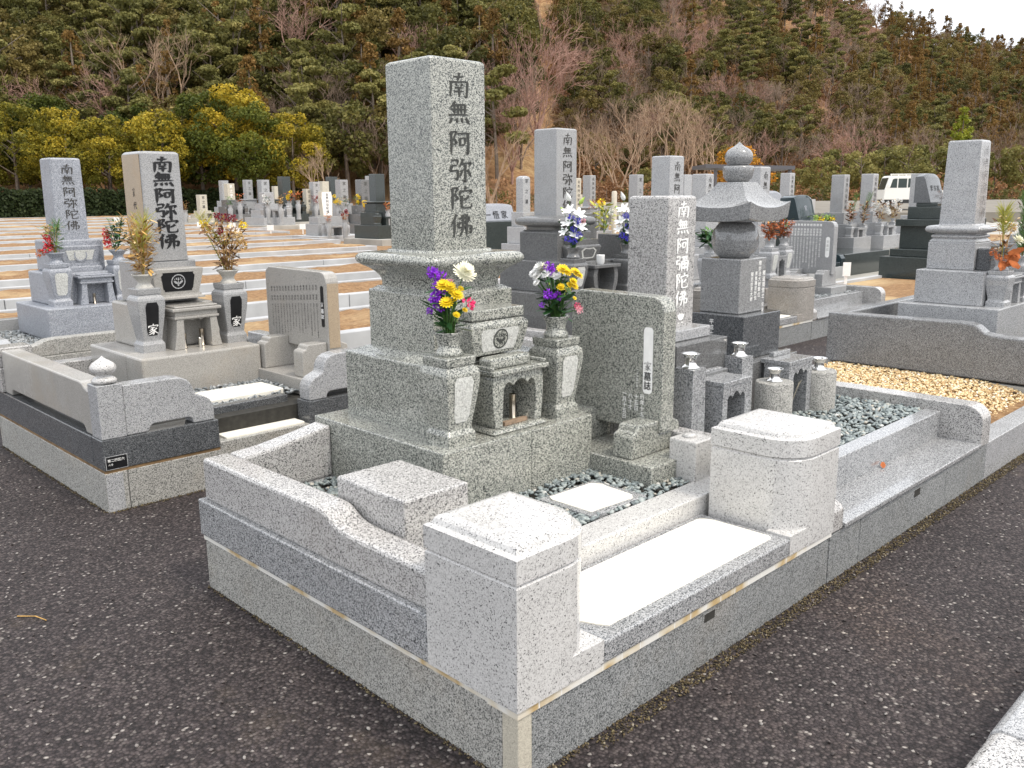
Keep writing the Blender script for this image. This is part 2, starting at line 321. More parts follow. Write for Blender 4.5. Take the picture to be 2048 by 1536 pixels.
# ---------------------------------------------------------------- lettering
def H(*p): return p
BRUSH = {
 '南': [[(26,17),(50,17),(76,13)],[(52,0),(50,16),(44,34)],[(15,36),(15,60),(11,98)],[(14,39),(50,36),(86,34),(86,64),(82,94),(72,85)],[(36,43),(42,53)],[(66,42),(57,53)],[(32,60),(70,57)],[(30,74),(72,71)],[(51,54),(51,95)]],
 '無': [[(32,0),(24,13),(8,27)],[(27,14),(56,12),(84,10)],[(12,33),(52,30),(90,29)],[(28,17),(29,50)],[(43,15),(44,50)],[(58,14),(58,49)],[(75,13),(73,49)],[(2,55),(50,51),(99,50)],[(17,66),(6,88)],[(36,66),(42,84)],[(58,64),(65,82)],[(78,62),(95,88)]],
 '阿': [[(9,10),(34,7),(20,33)],[(21,33),(35,50),(18,60)],[(11,9),(12,55),(10,98)],[(40,14),(66,12),(99,9)],[(49,32),(51,64)],[(49,34),(73,31),(70,60)],[(52,59),(71,58)],[(86,12),(87,55),(85,93),(72,84)]],
 '弥': [[(8,10),(37,7),(34,28)],[(11,30),(35,28)],[(11,30),(7,52),(37,49),(34,86),(20,78)],[(62,2),(56,18),(42,36)],[(56,22),(96,17),(86,33)],[(71,24),(71,58),(70,94),(58,84)],[(57,46),(54,58),(43,76)],[(82,43),(97,74)]],
 '彌': [[(6,10),(31,7),(29,28)],[(9,30),(30,28)],[(9,30),(5,52),(31,49),(28,86),(16,78)],[(42,12),(70,9),(98,7)],[(70,10),(70,50),(70,94)],[(58,14),(55,30)],[(84,12),(87,29)],[(46,36),(46,96)],[(46,38),(94,33),(94,70),(91,94),(84,88)],[(54,46),(64,58)],[(64,46),(54,59)],[(76,45),(86,57)],[(87,44),(76,58)],[(54,68),(64,80)],[(64,68),(54,81)],[(76,66),(86,79)],[(87,66),(76,80)]],
 '陀': [[(9,10),(34,7),(20,33)],[(21,33),(35,50),(18,60)],[(11,9),(12,55),(10,98)],[(68,0),(74,13)],[(45,20),(43,38)],[(45,22),(97,16),(87,33)],[(86,40),(74,50),(56,58)],[(52,38),(52,80),(60,88),(93,85),(97,66)]],
 '佛': [[(26,2),(18,22),(1,46)],[(17,28),(17,60),(15,98)],[(38,20),(83,15),(82,35)],[(40,37),(82,34)],[(40,37),(37,56),(93,51),(90,80),(78,71)],[(56,4),(57,50),(50,76),(36,98)],[(73,2),(73,50),(72,99)]],
 '家': [[(50,0),(55,11)],[(12,17),(11,34)],[(12,19),(92,14),(82,31)],[(28,35),(75,31)],[(52,35),(40,48),(14,60)],[(40,46),(58,66),(54,95),(40,87)],[(46,58),(32,70),(10,78)],[(52,72),(34,88),(8,98)],[(84,41),(70,50),(57,56)],[(57,53),(72,74),(97,92)]],
}
def brush_text(chars, org, ux, uz, size, pitch, mat, name, parent, nrm, wgt=9.0, squash=1.0):
    """brush lettering, one glyph below the other; org = centre top, ux = writing right, uz = up, nrm = out of the stone"""
    mb = MB(); O = Vector(org); ux = Vector(ux); uz = Vector(uz); nrm = Vector(nrm)
    r = random.Random(hash(name) % 1000 + len(chars)); lift = 0.0
    for ci, ch in enumerate(chars):
        for st in BRUSH[ch]:
            P = [Vector((p[0]-50, p[1])) for p in st]; pts = []
            for i in range(len(P)-1):                                   # rounded corners
                p0 = P[max(i-1,0)]; p1 = P[i]; p2_ = P[i+1]; p3 = P[min(i+2,len(P)-1)]
                for k in range(6):
                    u = k/6; q = 0.35
                    m1 = (p2_-p0)*q; m2 = (p3-p1)*q
                    pts.append(p1*(2*u**3-3*u*u+1)+m1*(u**3-2*u*u+u)+p2_*(-2*u**3+3*u*u)+m2*(u**3-u*u))
            pts.append(P[-1]); n = len(pts); lft = []; rgt = []
            for i, p in enumerate(pts):
                d = (pts[min(i+1,n-1)]-pts[max(i-1,0)]); d = d.normalized() if d.length else Vector((1,0)); nn = Vector((-d.y,d.x))
                u = i/(n-1); ww = wgt*(0.62+0.38*abs(d.y))*(0.55+0.75*max(0,1-u*5)*(1 if u<.2 else 0)+0.35*math.sin(PI*min(u*1.1,1))) * (1 if u<.78 else max(0.12,1-(u-.78)*3.6))
                lft.append(p+nn*ww*.5); rgt.append(p-nn*ww*.5)
            lift += 0.00004
            def W(q): return tuple(O+ux*(q.x*size/100*squash)-uz*(ci*pitch+q.y*size/100)+nrm*(0.0012+lift))
            vs = [W(q) for q in lft+rgt]
            mb.add(vs, [(i,i+1,n+i+1,n+i) for i in range(n-1)])
    return obj(name, mb, mat, parent)
_fc = {}
def glyph(ch):
    if ch not in _fc:
        c = bpy.data.curves.new("glyph", 'FONT'); c.body = ch; c.size = 1; c.resolution_u = 2; c.offset = 0.012
        o = bpy.data.objects.new("glyph", c); COL.objects.link(o); bpy.context.view_layer.update()
        me = bpy.data.meshes.new_from_object(o.evaluated_get(bpy.context.evaluated_depsgraph_get()))
        _fc[ch] = ([tuple(v.co) for v in me.vertices], [tuple(p.vertices) for p in me.polygons])
        bpy.data.objects.remove(o); bpy.data.curves.remove(c); bpy.data.meshes.remove(me)
    return _fc[ch]
def print_cols(cols, org, ux, uz, nrm, mat, name, parent):
    """small vertical print; cols = [(offset right, offset down, size, pitch, text)]"""
    mb = MB(); O = Vector(org); ux = Vector(ux); uz = Vector(uz); nrm = Vector(nrm)
    for dx, dz, sz, pit, txt in cols:
        for i, ch in enumerate(txt):
            if ch == ' ': continue
            vs, fs = glyph(ch)
            mb.add([tuple(O+ux*(dx+(x-.5)*sz)-uz*(dz+i*pit+(.85-y)*sz)+nrm*0.0012) for x,y,z in vs], fs)
    return obj(name, mb, mat, parent)
XP, ZP = (1,0,0), (0,0,1); FRONT = (0,-1,0); LEFTN = (-1,0,0); YM = (0,-1,0)
# ================================================================ setting: ground
g = MB()
g.box(-60, 120, -40, 200, -0.5, 0.0)
struct('ground', g, ASPHALT)

# ---------------------------------------------------------------- grave enclosures
def enclosure_a(o, label, group=None):
    """pale granite enclosure with two capped posts at its entrance (the nearest plot)"""
    t = thing('grave_enclosure', label, 'grave enclosure', o, group)
    X, Y = o[0], o[1]
    def P(name, mb, mat, bev=0.0, parent=None):
        mb.v = [(x+X, y+Y, z) for x,y,z in mb.v]
        return obj(name, mb, mat, parent or t, bev)
    P('foundation_kerb', MB().box(.012,.13,.07,1.753,-.02,.2), G_KERB, .004)
    P('foundation_kerb', MB().box(.066,1.752,.012,.069,-.02,.198), G_KERBG, .004)
    P('foundation_kerb', MB().box(.131,1.752,1.63,1.753,-.02,.2), G_KERB, .004)
    P('drain_hole', MB().box(.875,.935,.0105,.0125,.150,.178), GROUT)
    P('kerb_end', MB().box(.012,.064,.010,.0695,-.02,.199), G_BEIGE, .003)
    P('mortar_band', MB().box(.007,1.756,.006,.12,.198,.2215), MARBLE)
    P('mortar_band', MB().box(.008,.12,.121,1.757,.203,.2215), MARBLE)
    P('ledge', MB().box(0,.15,.3585,1.765,.222,.368), G_LEDGE, .005)
    P('ledge', MB().box(.1515,1.754,1.615,1.765,.222,.366), G_LEDGE, .005)
    pw = [(.358,.366),(.358,.488),(.72,.490),(.79,.494),(.83,.501),(.86,.514),(.885,.529),(.91,.5365),(.95,.539),(1.745,.533),(1.745,.366)]
    P('side_wall', MB().prism(pw,'x',.02,.132), G_WALL, .012)
    pb = [(.1325,.366),(.1325,.533),(.25,.541),(.42,.566),(.538,.588),(.538,.366)]
    P('back_wall', MB().prism(pb,'y',1.635,1.745), G_WALL, .012)
    P('back_wall', MB().box(1.371,1.754,1.645,1.75,.364,.50), G_WALL, .01)
    def post(mir):
        def arcpoly(ins):
            a = [(0+ins,0+ins),(.19,0+ins)]
            c = (.19,.14); r = .14-ins
            a += [(c[0]+r*math.sin(R(k*10)), c[1]-r*math.cos(R(k*10))) for k in range(1,10)]
            a += [(.33-ins,.14),(.33-ins,.358-ins),(0+ins,.358-ins)]
            return [((1.754-x) if mir else x, y) for x,y in a]
        mb = MB(); A = arcpoly(0.0); G_ = arcpoly(.005); B2 = arcpoly(.004)
        if mir: A, G_, B2 = A[::-1], G_[::-1], B2[::-1]
        mb.loft([[(x,y,.222) for x,y in A],[(x,y,.562) for x,y in A],[(x,y,.566) for x,y in B2],[(x,y,.567) for x,y in G_],[(x,y,.571) for x,y in G_]])
        x0, x1 = (1.41,1.62) if mir else (.132,.348)
        mb.box(x0, x1, .0015, .10, .2225, .296)
        p = P('post', mb, G_WHITE, .003)
        C1, C2, C3, C4 = arcpoly(-.002), arcpoly(.005), arcpoly(.014), arcpoly(.034)
        if mir: C1, C2, C3, C4 = (q[::-1] for q in (C1,C2,C3,C4))
        cap = MB().loft([[(x,y,.572) for x,y in C2],[(x,y,.575) for x,y in C1],[(x,y,.640) for x,y in C1],[(x,y,.644) for x,y in C2],[(x,y,.646) for x,y in C3],[(x,y,.660) for x,y in arcpoly(.020)[::-1 if mir else 1]],[(x,y,.668) for x,y in arcpoly(.028)[::-1 if mir else 1]],[(x,y,.672) for x,y in arcpoly(.045)[::-1 if mir else 1]]])
        P('post_cap', cap, G_WHITE, .0, p)
    post(False); post(True)
    P('entrance_kerb', MB().box(.3495,1.408,0,.384,.222,.290), G_LEDGE, .006)
    cs = [(.43,.052),(1.36,.052),(1.375,.07),(1.375,.30),(1.36,.335),(1.34,.352),(.72,.352),(.46,.352),(.42,.33),(.36,.2),(.41,.08)]
    P('entrance_slab', MB().prism(cs,'z',.285,.2945), CREAM, .002)
    P('riser', MB().box(.1335,1.663,.384,.512,.222,.362), G_WHITE, .006)
    P('divider', MB().box(1.665,1.752,.52,1.62,.222,.515), G_WALL, .006)
    return t
E1 = enclosure_a((0,0,0), 'pale granite enclosure with two square capped posts around the nearest tallest grave')
struct('gravel_bed', MB().box(.133,1.664,.513,1.634,.1,.345), GROUT)

def enclosure_b(o, label, group=None):
    """the stepped right-hand neighbour: low step, riser and rounded side rail"""
    t = thing('grave_enclosure', label, 'grave enclosure', o, group)
    X, Y = o[0], o[1]
    def P(name, mb, mat, bev=0.0):
        mb.v = [(x+X, y+Y, z) for x,y,z in mb.v]; return obj(name, mb, mat, t, bev)
    P('foundation_kerb', MB().box(1.756,2.03,.010,.13,-.02,.2), G_KERBG, .003)
    P('foundation_kerb', MB().box(2.033,3.0,.010,.13,-.02,.2), G_KERBG, .003)
    P('foundation_kerb', MB().box(3.003,3.573,.010,.13,-.02,.2), G_KERBG, .003)
    P('foundation_kerb', MB().box(1.757,3.57,1.62,1.75,-.02,.2), G_KERB, .003)
    P('drain_hole', MB().box(2.60,2.665,.0085,.0105,.145,.178), GROUT)
    P('joint', MB().box(1.757,3.575,.016,.10,.2,.2065), RUSTY)
    P('step', MB().box(1.852,3.444,-.004,.222,.207,.229), G_LEDGE, .004)
    P('riser', MB().box(1.7565,3.444,.214,.30,.2,.372), G_LEDGE, .005)
    P('step_end', MB().prism([(.004,.207),(.004,.292),(.02,.312),(.13,.362),(.213,.372),(.213,.207)],'x',1.7565,1.85), G_WALL, .006)
    rail = [(.002,.2066),(.002,.335)] + [(.002+.088-.088*math.cos(R(a)), .335+.088*math.sin(R(a))) for a in range(15,91,15)] + [(1.75,.423),(1.75,.2066)]
    P('side_rail', MB().prism(rail,'x',3.4455,3.574), G_WALL, .005)
    P('back_wall', MB().box(1.757,3.445,1.64,1.748,.2,.40), G_WALL, .006)
    return t
E2 = enclosure_b((0,0,0), 'low stepped granite enclosure with a rounded side rail, holding two monuments behind the posts')
struct('gravel_bed', MB().box(1.757,3.444,.301,1.639,.1,.348), GROUT)
pebbles('gravel', 'blue grey pebbles filling the nearest grave plot', [(.14,1.66,.515,1.63)], .358, .023, PEB_BLUE, [(.56,1.35,.94,1.7),(.16,.40,.65,.98),(.93,1.22,.54,.79),(1.40,1.7,.68,1.7),(1.53,1.665,.5,.63)], 3, 1.9)
pebbles('gravel', 'blue grey pebbles in the stepped plot in front of the five ring tower', [(1.76,3.44,.302,1.63)], .362, .026, PEB_BLUE, [(1.98,2.3,.72,1.3),(2.74,3.0,.80,1.2)], 5, 1.9)

# neighbouring empty plot with golden gravel
t = thing('kerb_wall', 'long low granite kerb in front of the bed of golden gravel', 'kerb', (3.58,0,0))
obj('kerb_stone', MB().box(3.577,4.6,.010,.135,-.02,.204), G_LIGHT, t, .004)
obj('kerb_stone', MB().box(4.603,5.24,.010,.135,-.02,.204), G_LIGHT, t, .004)
obj('kerb_stone', MB().box(3.577,5.20,1.64,1.75,-.02,.2), G_LIGHT, t, .004)
struct('soil', MB().box(3.576,5.20,.136,1.64,0,.165), SOIL)
def goldz(x, y): return .045*np.clip((y-.22)/.35,0,1)-.03*np.clip((.35-y)/.2,0,1)
pebbles('gravel', 'golden brown gravel heaped in the empty plot beside the dark wall', [(3.58,5.195,.19,1.64)], .172, .019, PEB_GOLD, [], 9, 1.5, .55, goldz)

def enclosure_dark(o=(0,0,0)):
    t = thing('grave_enclosure', 'dark speckled granite enclosure wall rising behind the golden gravel', 'grave enclosure', (5.2,0,0))
    obj('foundation_kerb', MB().box(5.205,7.2,.01,1.735,-.02,.21), CONC2, t)
    prof = [(.0,.225),(.0,.53),(.45,.54),(.52,.546),(.57,.556),(.60,.580),(.63,.604),(.68,.615),(.74,.618),(1.72,.606),(1.72,.225)]
    obj('side_wall', MB().prism(prof,'x',5.2,5.325), G_DWALL, t, .012)
    obj('back_wall', MB().box(5.3265,7.05,1.61,1.718,.225,.604), G_DWALL, t, .012)
    obj('side_wall', MB().box(6.93,7.05,.0,1.609,.225,.604), G_DWALL, t, .012)
    obj('riser', MB().box(5.3265,6.929,.12,.25,.212,.40), G_DWALL, t, .006)
    struct('gravel_bed', MB().box(5.3265,6.929,.252,1.609,.2,.37), GROUT)
    return t
enclosure_dark()

# the plot with the onion-topped post, across the path
def enclosure_c():
    X, Y = .05, 2.9
    t = thing('grave_enclosure', 'enclosure of pale rails on a charcoal kerb with an onion topped corner post', 'grave enclosure', (X,Y,0))
    W = 1.76
    def P(name, mb, mat, bev=0.0, parent=None):
        mb.v = [(x+X, y+Y, z) for x,y,z in mb.v]; return obj(name, mb, mat, parent or t, bev)
    P('foundation_kerb', MB().box(.0,.11,.0,1.74,-.02,.198), G_KERB, .004)
    P('foundation_kerb', MB().box(.113,W,.001,.11,-.02,.198), G_KERB, .004)
    P('foundation_kerb', MB().box(.112,W,1.63,1.74,-.02,.198), G_KERB, .004)
    P('kerb_end', MB().box(.003,.086,-.0025,.0,-.02,.192), G_LIGHT)
    P('mortar_band', MB().box(.004,.605,.004,.1,.198,.2125), RUSTY)
    P('mortar_band', MB().box(.004,.10,.101,1.735,.198,.2125), RUSTY)
    P('kerb_stone', MB().box(.0,.13,.131,1.735,.213,.367), G_DKERB, .004)
    P('kerb_stone', MB().box(.001,.605,-.001,.13,.213,.367), G_DKERB, .004)
    P('kerb_stone', MB().box(1.16,W,-.001,.13,.213,.367), G_DKERB, .004)
    P('kerb_stone', MB().box(.131,W,1.60,1.735,.213,.365), G_DKERB, .004)
    post = P('post', MB().box(.006,.128,.006,.128,.368,.636), G_LIGHT, .004)
    fin = MB().lathe(.067,.067,[(.034,.636),(.056,.642),(.060,.655),(.046,.668),(.034,.674),(.036,.682),(.055,.694),(.062,.710),(.060,.722),(.050,.737),(.034,.748),(.018,.757),(.008,.765),(.001,.772)],28)
    P('onion_finial', fin, G_WHITE, 0, post)
    ear = [(.1295,.368),(.235,.368),(.244,.378),(.25,.392),(.262,.402),(.272,.404),(.445,.404),(.462,.400),(.472,.388),(.476,.368),(.592,.368),(.592,.43),(.588,.455),(.574,.48),(.552,.497),(.520,.51),(.498,.520),(.490,.535),(.487,.553),(.478,.578),(.460,.600),(.430,.616),(.39,.622),(.1295,.622)]
    P('front_panel', MB().prism(ear,'y',.012,.120), G_LIGHT, .006)
    P('front_panel', MB().prism([(1.765-x*1.0,z) for x,z in ear][::-1],'y',.012,.120), G_LIGHT, .006)
    side = [(.1295,.368),(.225,.368),(.235,.385),(.25,.400),(.27,.406),(1.40,.406),(1.42,.40),(1.432,.385),(1.44,.368),(1.56,.368),(1.56,.628),(.26,.628),(.225,.622),(.20,.606),(.165,.596),(.1295,.594)]
    P('side_panel', MB().prism(side,'x',.012,.122), G_TAN, .008)
    P('corner_block', MB().box(-.01,.20,1.562,1.74,.368,.52), G_WALL, .008)
    P('corner_block', MB().box(-.005,.19,1.57,1.735,.5205,.64), G_WALL, .008)
    P('back_wall', MB().box(.2005,W,1.61,1.73,.366,.50), G_WALL, .008)
    P('plaque', MB().box(.012,.112,-.004,-.001,.219,.281), BLACKP)
    q = P('plaque_frame', MB().box(.009,.115,-.0035,-.0012,.216,.284), G_LIGHT)
    print_cols([(-.030,.008,.013,.013,''),], (X+.06,Y-.004,.281), XP, ZP, FRONT, WHITEP, 'plaque_print', t) if False else None
    print_cols([(-.036+.0165*i,.010,.0165,.0165,c) for i,c in enumerate('第二四区六')]+[(-.036+.012*i,.034,.011,.011,c) for i,c in enumerate('六号')], (X+.062,Y-.004,.281), XP, ZP, FRONT, WHITEP, 'plaque_print', t)
    P('step_block', MB().box(.606,1.159,.0,.228,.1,.240), G_KERB, .004)
    P('entrance_slab', MB().box(.655,1.14,.025,.222,.238,.252), CREAM, .003)
    P('riser', MB().box(.606,1.159,.229,.292,.1,.376), G_DKERB, .004)
    P('kerb_stone', MB().box(1.64,W,.131,1.599,.213,.365), G_DKERB, .004)
    P('side_panel', MB().box(1.65,1.755,.1295,1.60,.366,.56), G_LIGHT, .008)
    return t
enclosure_c()
struct('gravel_bed', MB().box(.181,1.69,3.03,4.50,.1,.335), GROUT)
pebbles('gravel', 'dark grey pebbles in the plot behind the onion topped post', [(.2,1.69,3.20,4.48)], .362, .030, PEB_GREY, [(.62,1.34,3.74,4.5)], 11, 1.7)

t = thing('stepping_slab', 'flat cream slab on the pebbles in front of the tan gravestone', 'stepping slab', (1.0,3.38,.36))
obj('slab', MB().box(.77,1.25,3.245,3.51,.35,.392), CREAM, t, .006)
# ---------------------------------------------------------------- monuments
def rounded(h, r): return h
def collar_main(cx, cy, z0, mat, parent):
    pr = [(.186,z0),(.186,z0+.022),(.192,z0+.040),(.205,z0+.058),(.226,z0+.076),(.246,z0+.088),(.258,z0+.098),(.2635,z0+.110),(.262,z0+.122),(.254,z0+.132),(.240,z0+.138),(.215,z0+.1405),(.178,z0+.1415),(.168,z0+.1425),(.166,z0+.150),(.150,z0+.1505)]
    return obj('collar', MB().sq(cx,cy,pr,.05,smooth=True,seg=5), mat, parent)
def collar_disc(cx, cy, z0, hw, mat, parent, h=.10):
    k = h/.10
    pr = [(hw*.74,z0),(hw*.74,z0+.022*k),(hw*.80,z0+.026*k),(hw*.92,z0+.032*k),(hw*.985,z0+.044*k),(hw,z0+.058*k),(hw*.985,z0+.074*k),(hw*.94,z0+.086*k),(hw*.84,z0+.093*k),(hw*.66,z0+.095*k),(hw*.66,z0+h),(hw*.60,z0+h+.0005)]
    return obj('collar', MB().sq(cx,cy,pr,hw*.22,smooth=True,seg=5), mat, parent)
def kame(x0,x1,y0,y1,z0,ze,zt,ins):
    """tier whose top slopes up from its edges"""
    cx, cy = (x0+x1)/2, (y0+y1)/2; mb = MB()
    def ring(i, z): return [(x0+i,y0+i,z),(x1-i,y0+i,z),(x1-i,y1-i,z),(x0+i,y1-i,z)]
    return mb.loft([ring(0,z0),ring(0,ze),ring(ins*.35,ze+(zt-ze)*.25),ring(ins*.8,ze+(zt-ze)*.85),ring(ins,zt)])
def pillar_mb(x0,x1,y0,y1,z0,z1,top=.012,taper=0.0):
    def ring(i, z): return [(x0+i,y0+i,z),(x1-i,y0+i,z),(x1-i,y1-i,z),(x0+i,y1-i,z)]
    return MB().loft([ring(-taper,z0),ring(0,z1-top),ring(top*.3,z1-top*.35),ring(top,z1)])

ST_PROF = [(.0,.0685),(.040,.0685),(.058,.058),(.066,.0575),(.10,.062),(.15,.070),(.20,.0775),(.245,.082),(.272,.0825),(.284,.079),(.292,.072),(.298,.066),(.304,.0655),(.3045,.0695),(.330,.0715),(.334,.0700)]
def hw_at(prof, u):
    for (a,ha),(b_,hb) in zip(prof, prof[1:]):
        if a <= u <= b_: return ha+(hb-ha)*(u-a)/max(b_-a,1e-6)
    return prof[-1][1]
VASE = [(.048,0),(.052,.004),(.052,.014),(.046,.022),(.042,.028),(.041,.046),(.045,.064),(.053,.078),(.057,.086),(.0575,.089),(.051,.089),(.043,.072),(.034,.058)]
def flower_stand(label, cx, cy, z, mat, panel=None, s=1.0, vase=True, vmat=None, group=None, k=1.0, text=None, vs=None, pw=(.036,.048)):
    """square stone stand with a swelling body, a cap and a stone vase"""
    t = thing('flower_stand', label, 'flower stand', (cx,cy,z), group)
    pr = [(h*s, z+u*k) for u,h in ST_PROF]
    cut = 12
    obj('body', MB().sq(cx,cy,pr[:cut+1],.006*s,seg=2), mat, t)
    obj('cap', MB().sq(cx,cy,pr[cut+1:],.005*s,seg=2), mat, t)
    if panel:
        mb = MB(); z0, z1 = .088, .262; n = 8; L = []
        for i in range(n+1):
            u = z0+(z1-z0)*i/n; f = i/n
            w_ = (pw[0]+(pw[1]-pw[0])*f)*s*(1 if 0 < i < n else .72)
            L.append((w_, u, -(hw_at(ST_PROF,u)+.0016)*s))
        vs_ = [(cx-a, cy+y, z+u*k) for a,u,y in L]+[(cx+a, cy+y, z+u*k) for a,u,y in L]
        mb.add(vs_, [(i, n+1+i, n+2+i, i+1) for i in range(n)])
        q = obj('panel', mb, panel, t)
    if text:
        a_ = Vector((0,-(.0785-.062),.11)).normalized()
        uc = .125
        brush_text(text, (cx, cy-(hw_at(ST_PROF,.15)+.0022)*s, z+.150*k), XP, a_, .066*s, .08, WHITEP, 'lettering', t, FRONT, 13)
    if vase:
        zt = z+.334*k
        obj('vase', MB().lathe(cx,cy,[(r*s*1.0, zt+h_*(vs or 1)) for r,h_ in VASE],26), vmat or mat, t)
    return t

# ---- the main grave
def main_grave():
    cx = .955; t = thing('gravestone', 'tallest green grey granite gravestone with carved prayer, in the nearest plot', 'gravestone', (cx,1.34,.345))
    obj('base_slab', MB().box(.539,1.0,.914,1.76,.34,.608), G_MAIN, t, .005)
    obj('base_slab', MB().box(1.0015,1.371,.914,1.76,.34,.608), G_MAIN, t, .005)
    obj('lower_tier', kame(.663,1.247,1.10,1.69,.6085,.880,.907,.075), G_MAIN, t, .005)
    obj('upper_tier', kame(.740,1.169,1.19,1.612,.906,1.142,1.158,.03), G_MAIN, t, .005)
    collar_main(cx, 1.40, 1.1575, G_MAIN, t)
    p = obj('pillar', pillar_mb(.815,1.095,1.262,1.543,1.307,2.04,.013), G_MAIN, t, .004)
    brush_text('南無阿弥陀佛', (.957,1.262,1.987), XP, ZP, .096, .1075, CARVED_D, 'inscription', p, FRONT, 12, 1.22)
    # crest block in front of the upper tier
    cb = MB(); z0 = .909
    def ring(h, dy, z): return [(cx-h,1.055-dy,z),(cx+h,1.055-dy,z),(cx+h,1.189,z),(cx-h,1.189,z)]
    cb.loft([ring(.130,.0,z0),ring(.137,.004,z0+.02),ring(.150,.014,z0+.075),ring(.156,.018,z0+.105),ring(.155,.017,z0+.118),ring(.140,.004,z0+.132),ring(.128,-.004,z0+.136)])
    c_ = obj('crest_block', cb, G_MAIN, t, .004)
    obj('crest_cap', MB().box(cx-.142,cx+.142,1.048,1.189,z0+.1375,z0+.178), G_MAIN, t, .005)
    obj('crest_step', MB().box(cx-.11,cx+.11,.98,1.054,.862,.906), G_MAIN, t, .012)
    pl = [(cx-.090,.932),(cx-.082,.922),(cx+.082,.922),(cx+.090,.932),(cx+.104,.998),(cx+.094,1.010),(cx-.094,1.010),(cx-.104,.998)]
    def yf(zz): return 1.055-.018*(zz-z0)/.105-.0016
    f = MB().add([(x, yf(zz), zz) for x,zz in pl], [tuple(range(8))])
    obj('panel', f, CARVED, c_)
    crest(c_, cx+.004, .967, .040, yf, CARVED_D, G_MAIN)
def crest(parent, cx, cz, r, yf, mat, disc=None):
    """round crest on the sloping front of a crest block; yf(z) = y of that face"""
    mb = MB(); n = 32
    def P(x, z, l=0.0): return (x, yf(z)-l, z)
    if disc: obj('crest_disc', MB().add([P(cx+r*1.02*math.cos(2*PI*i/n), cz+r*1.02*math.sin(2*PI*i/n), .0006) for i in range(n)], [tuple(range(n))]), disc, parent)
    vs = [P(cx+q*math.cos(2*PI*i/n), cz+q*math.sin(2*PI*i/n), .0012) for q in (r*.86, r) for i in range(n)]
    mb.add(vs, [(i,(i+1)%n,n+(i+1)%n,n+i)[::-1] for i in range(n)])
    def blob(k, dx, dz, a, b_, rot):
        m_ = 12
        mb.add([P(cx+r*(dx+a*math.cos(2*PI*i/m_)*math.cos(rot)-b_*math.sin(2*PI*i/m_)*math.sin(rot)), cz+r*(dz+a*math.cos(2*PI*i/m_)*math.sin(rot)+b_*math.sin(2*PI*i/m_)*math.cos(rot)), .0012+k*.0001) for i in range(m_)], [tuple(range(m_))])
    for k,(dx,dz,a,b_,ro) in enumerate(((0,-.28,.15,.34,0),(-.36,-.1,.15,.36,.9),(.36,-.1,.15,.36,-.9),(0,.34,.08,.24,0),(-.26,.38,.07,.17,.35),(.26,.38,.07,.17,-.35),(-.48,.30,.06,.13,.6),(.48,.30,.06,.13,-.6))):
        blob(k,dx,dz,a,b_,ro)
    return obj('crest', mb, mat, parent)
main_grave()
FS1 = flower_stand('green grey stand with chiselled panel holding purple and yellow flowers, before the tallest grave', .668, 1.018, .608, G_MAIN, CARVED, 1.0)
FS2 = flower_stand('green grey stand with chiselled panel holding white and yellow flowers, beside the family tablet', 1.262, 1.024, .608, G_MAIN, CARVED, 1.0)

def burner_main():
    t = thing('incense_burner', 'green grey stone incense burner with scalloped opening before the tallest grave', 'incense burner', (.98,1.05,.608))
    sl_ = MB().sq(.976,1.075,[(.146,.6085),(.151,.616),(.146,.626),(.135,.631)],.012,1.0,.86,seg=3); obj('base', sl_, G_MAIN, t)
    L = [(.853,.6315),(.845,.68),(.8385,.74),(.8375,.79),(.842,.825),(.850,.842)]
    Rr = [(1.976-.024-x, z) for x,z in L]; Rr = [(1.105+(x-1.099),z) for x,z in Rr]
    op = [(.890,.6315),(.893,.70),(.898,.775),(.905,.795),(.919,.806),(.934,.805),(.945,.797),(.951,.789),(.958,.798),(.972,.808),(.992,.813),(1.012,.808),(1.024,.798),(1.030,.789),(1.037,.798),(1.049,.806),(1.062,.804),(1.071,.793),(1.077,.772),(1.077,.70),(1.069,.6315)]
    outline = L+Rr[::-1]+op[::-1]
    mb = MB().prism(outline,'y',.964,1.19)
    obj('body', mb, G_MAIN, t, .003)
    obj('back', MB().box(.86,1.10,1.191,1.205,.632,.842), G_MAIN, t)
    top = obj('top_slab', MB().box(.828,1.135,.946,1.19,.8425,.862), G_MAIN, t, .004)
    obj('rim', MB().box(.829,.846,.96,1.19,.8622,.876).box(1.117,1.134,.96,1.19,.8622,.876).box(.8462,1.1168,1.168,1.19,.8622,.876), G_MAIN, top, .003)
burner_main()
def incense_cup(label, x, y, z, r=.0135, h=.085, mat=None, key=True, group=None):
    t = thing('incense_cup', label, 'incense cup', (x,y,z), group)
    obj('cup', MB().lathe(x,y,[(r*1.25,z+.0005),(r*1.25,z+.004),(r,z+.006),(r,z+h),(r*1.08,z+h+.002),(r*.85,z+h+.002),(r*.85,z+h*.7)],18), mat or STEEL, t)
    if key: obj('keyhole', MB().box(x-.002+r*.35,x+.003+r*.35,y-r*1.02,y-r*.9,z+h*.3,z+h*.66), BLACKP, t)
    return t
incense_cup('tall metal incense cup inside the scalloped stone burner', 1.03, 1.05, .6305, .0145, .098, BRASSY)
def wood():
    o = obj('wood_block', MB().box(-.066,.066,-.011,.011,0,.016), WOOD, None, .002); o.location = (.975,.985,.6312); o.rotation_euler = (0,0,R(2))
    prop(o, 'small weathered wooden block lying at the mouth of the scalloped burner', 'wood block')
wood()
def stone(name, label, cat, x0,x1,y0,y1,z0,z1, mat, bev=.006):
    o = obj(name, MB().box(x0,x1,y0,y1,z0,z1), mat, None, bev, ((x0+x1)/2,(y0+y1)/2,z0)); return prop(o, label, cat)
stone('stone_box', 'square polished grey granite block beside the low side wall of the nearest plot', 'stone block', .142,.410,.632,1.0,.345,.601, G_WALL, .008)
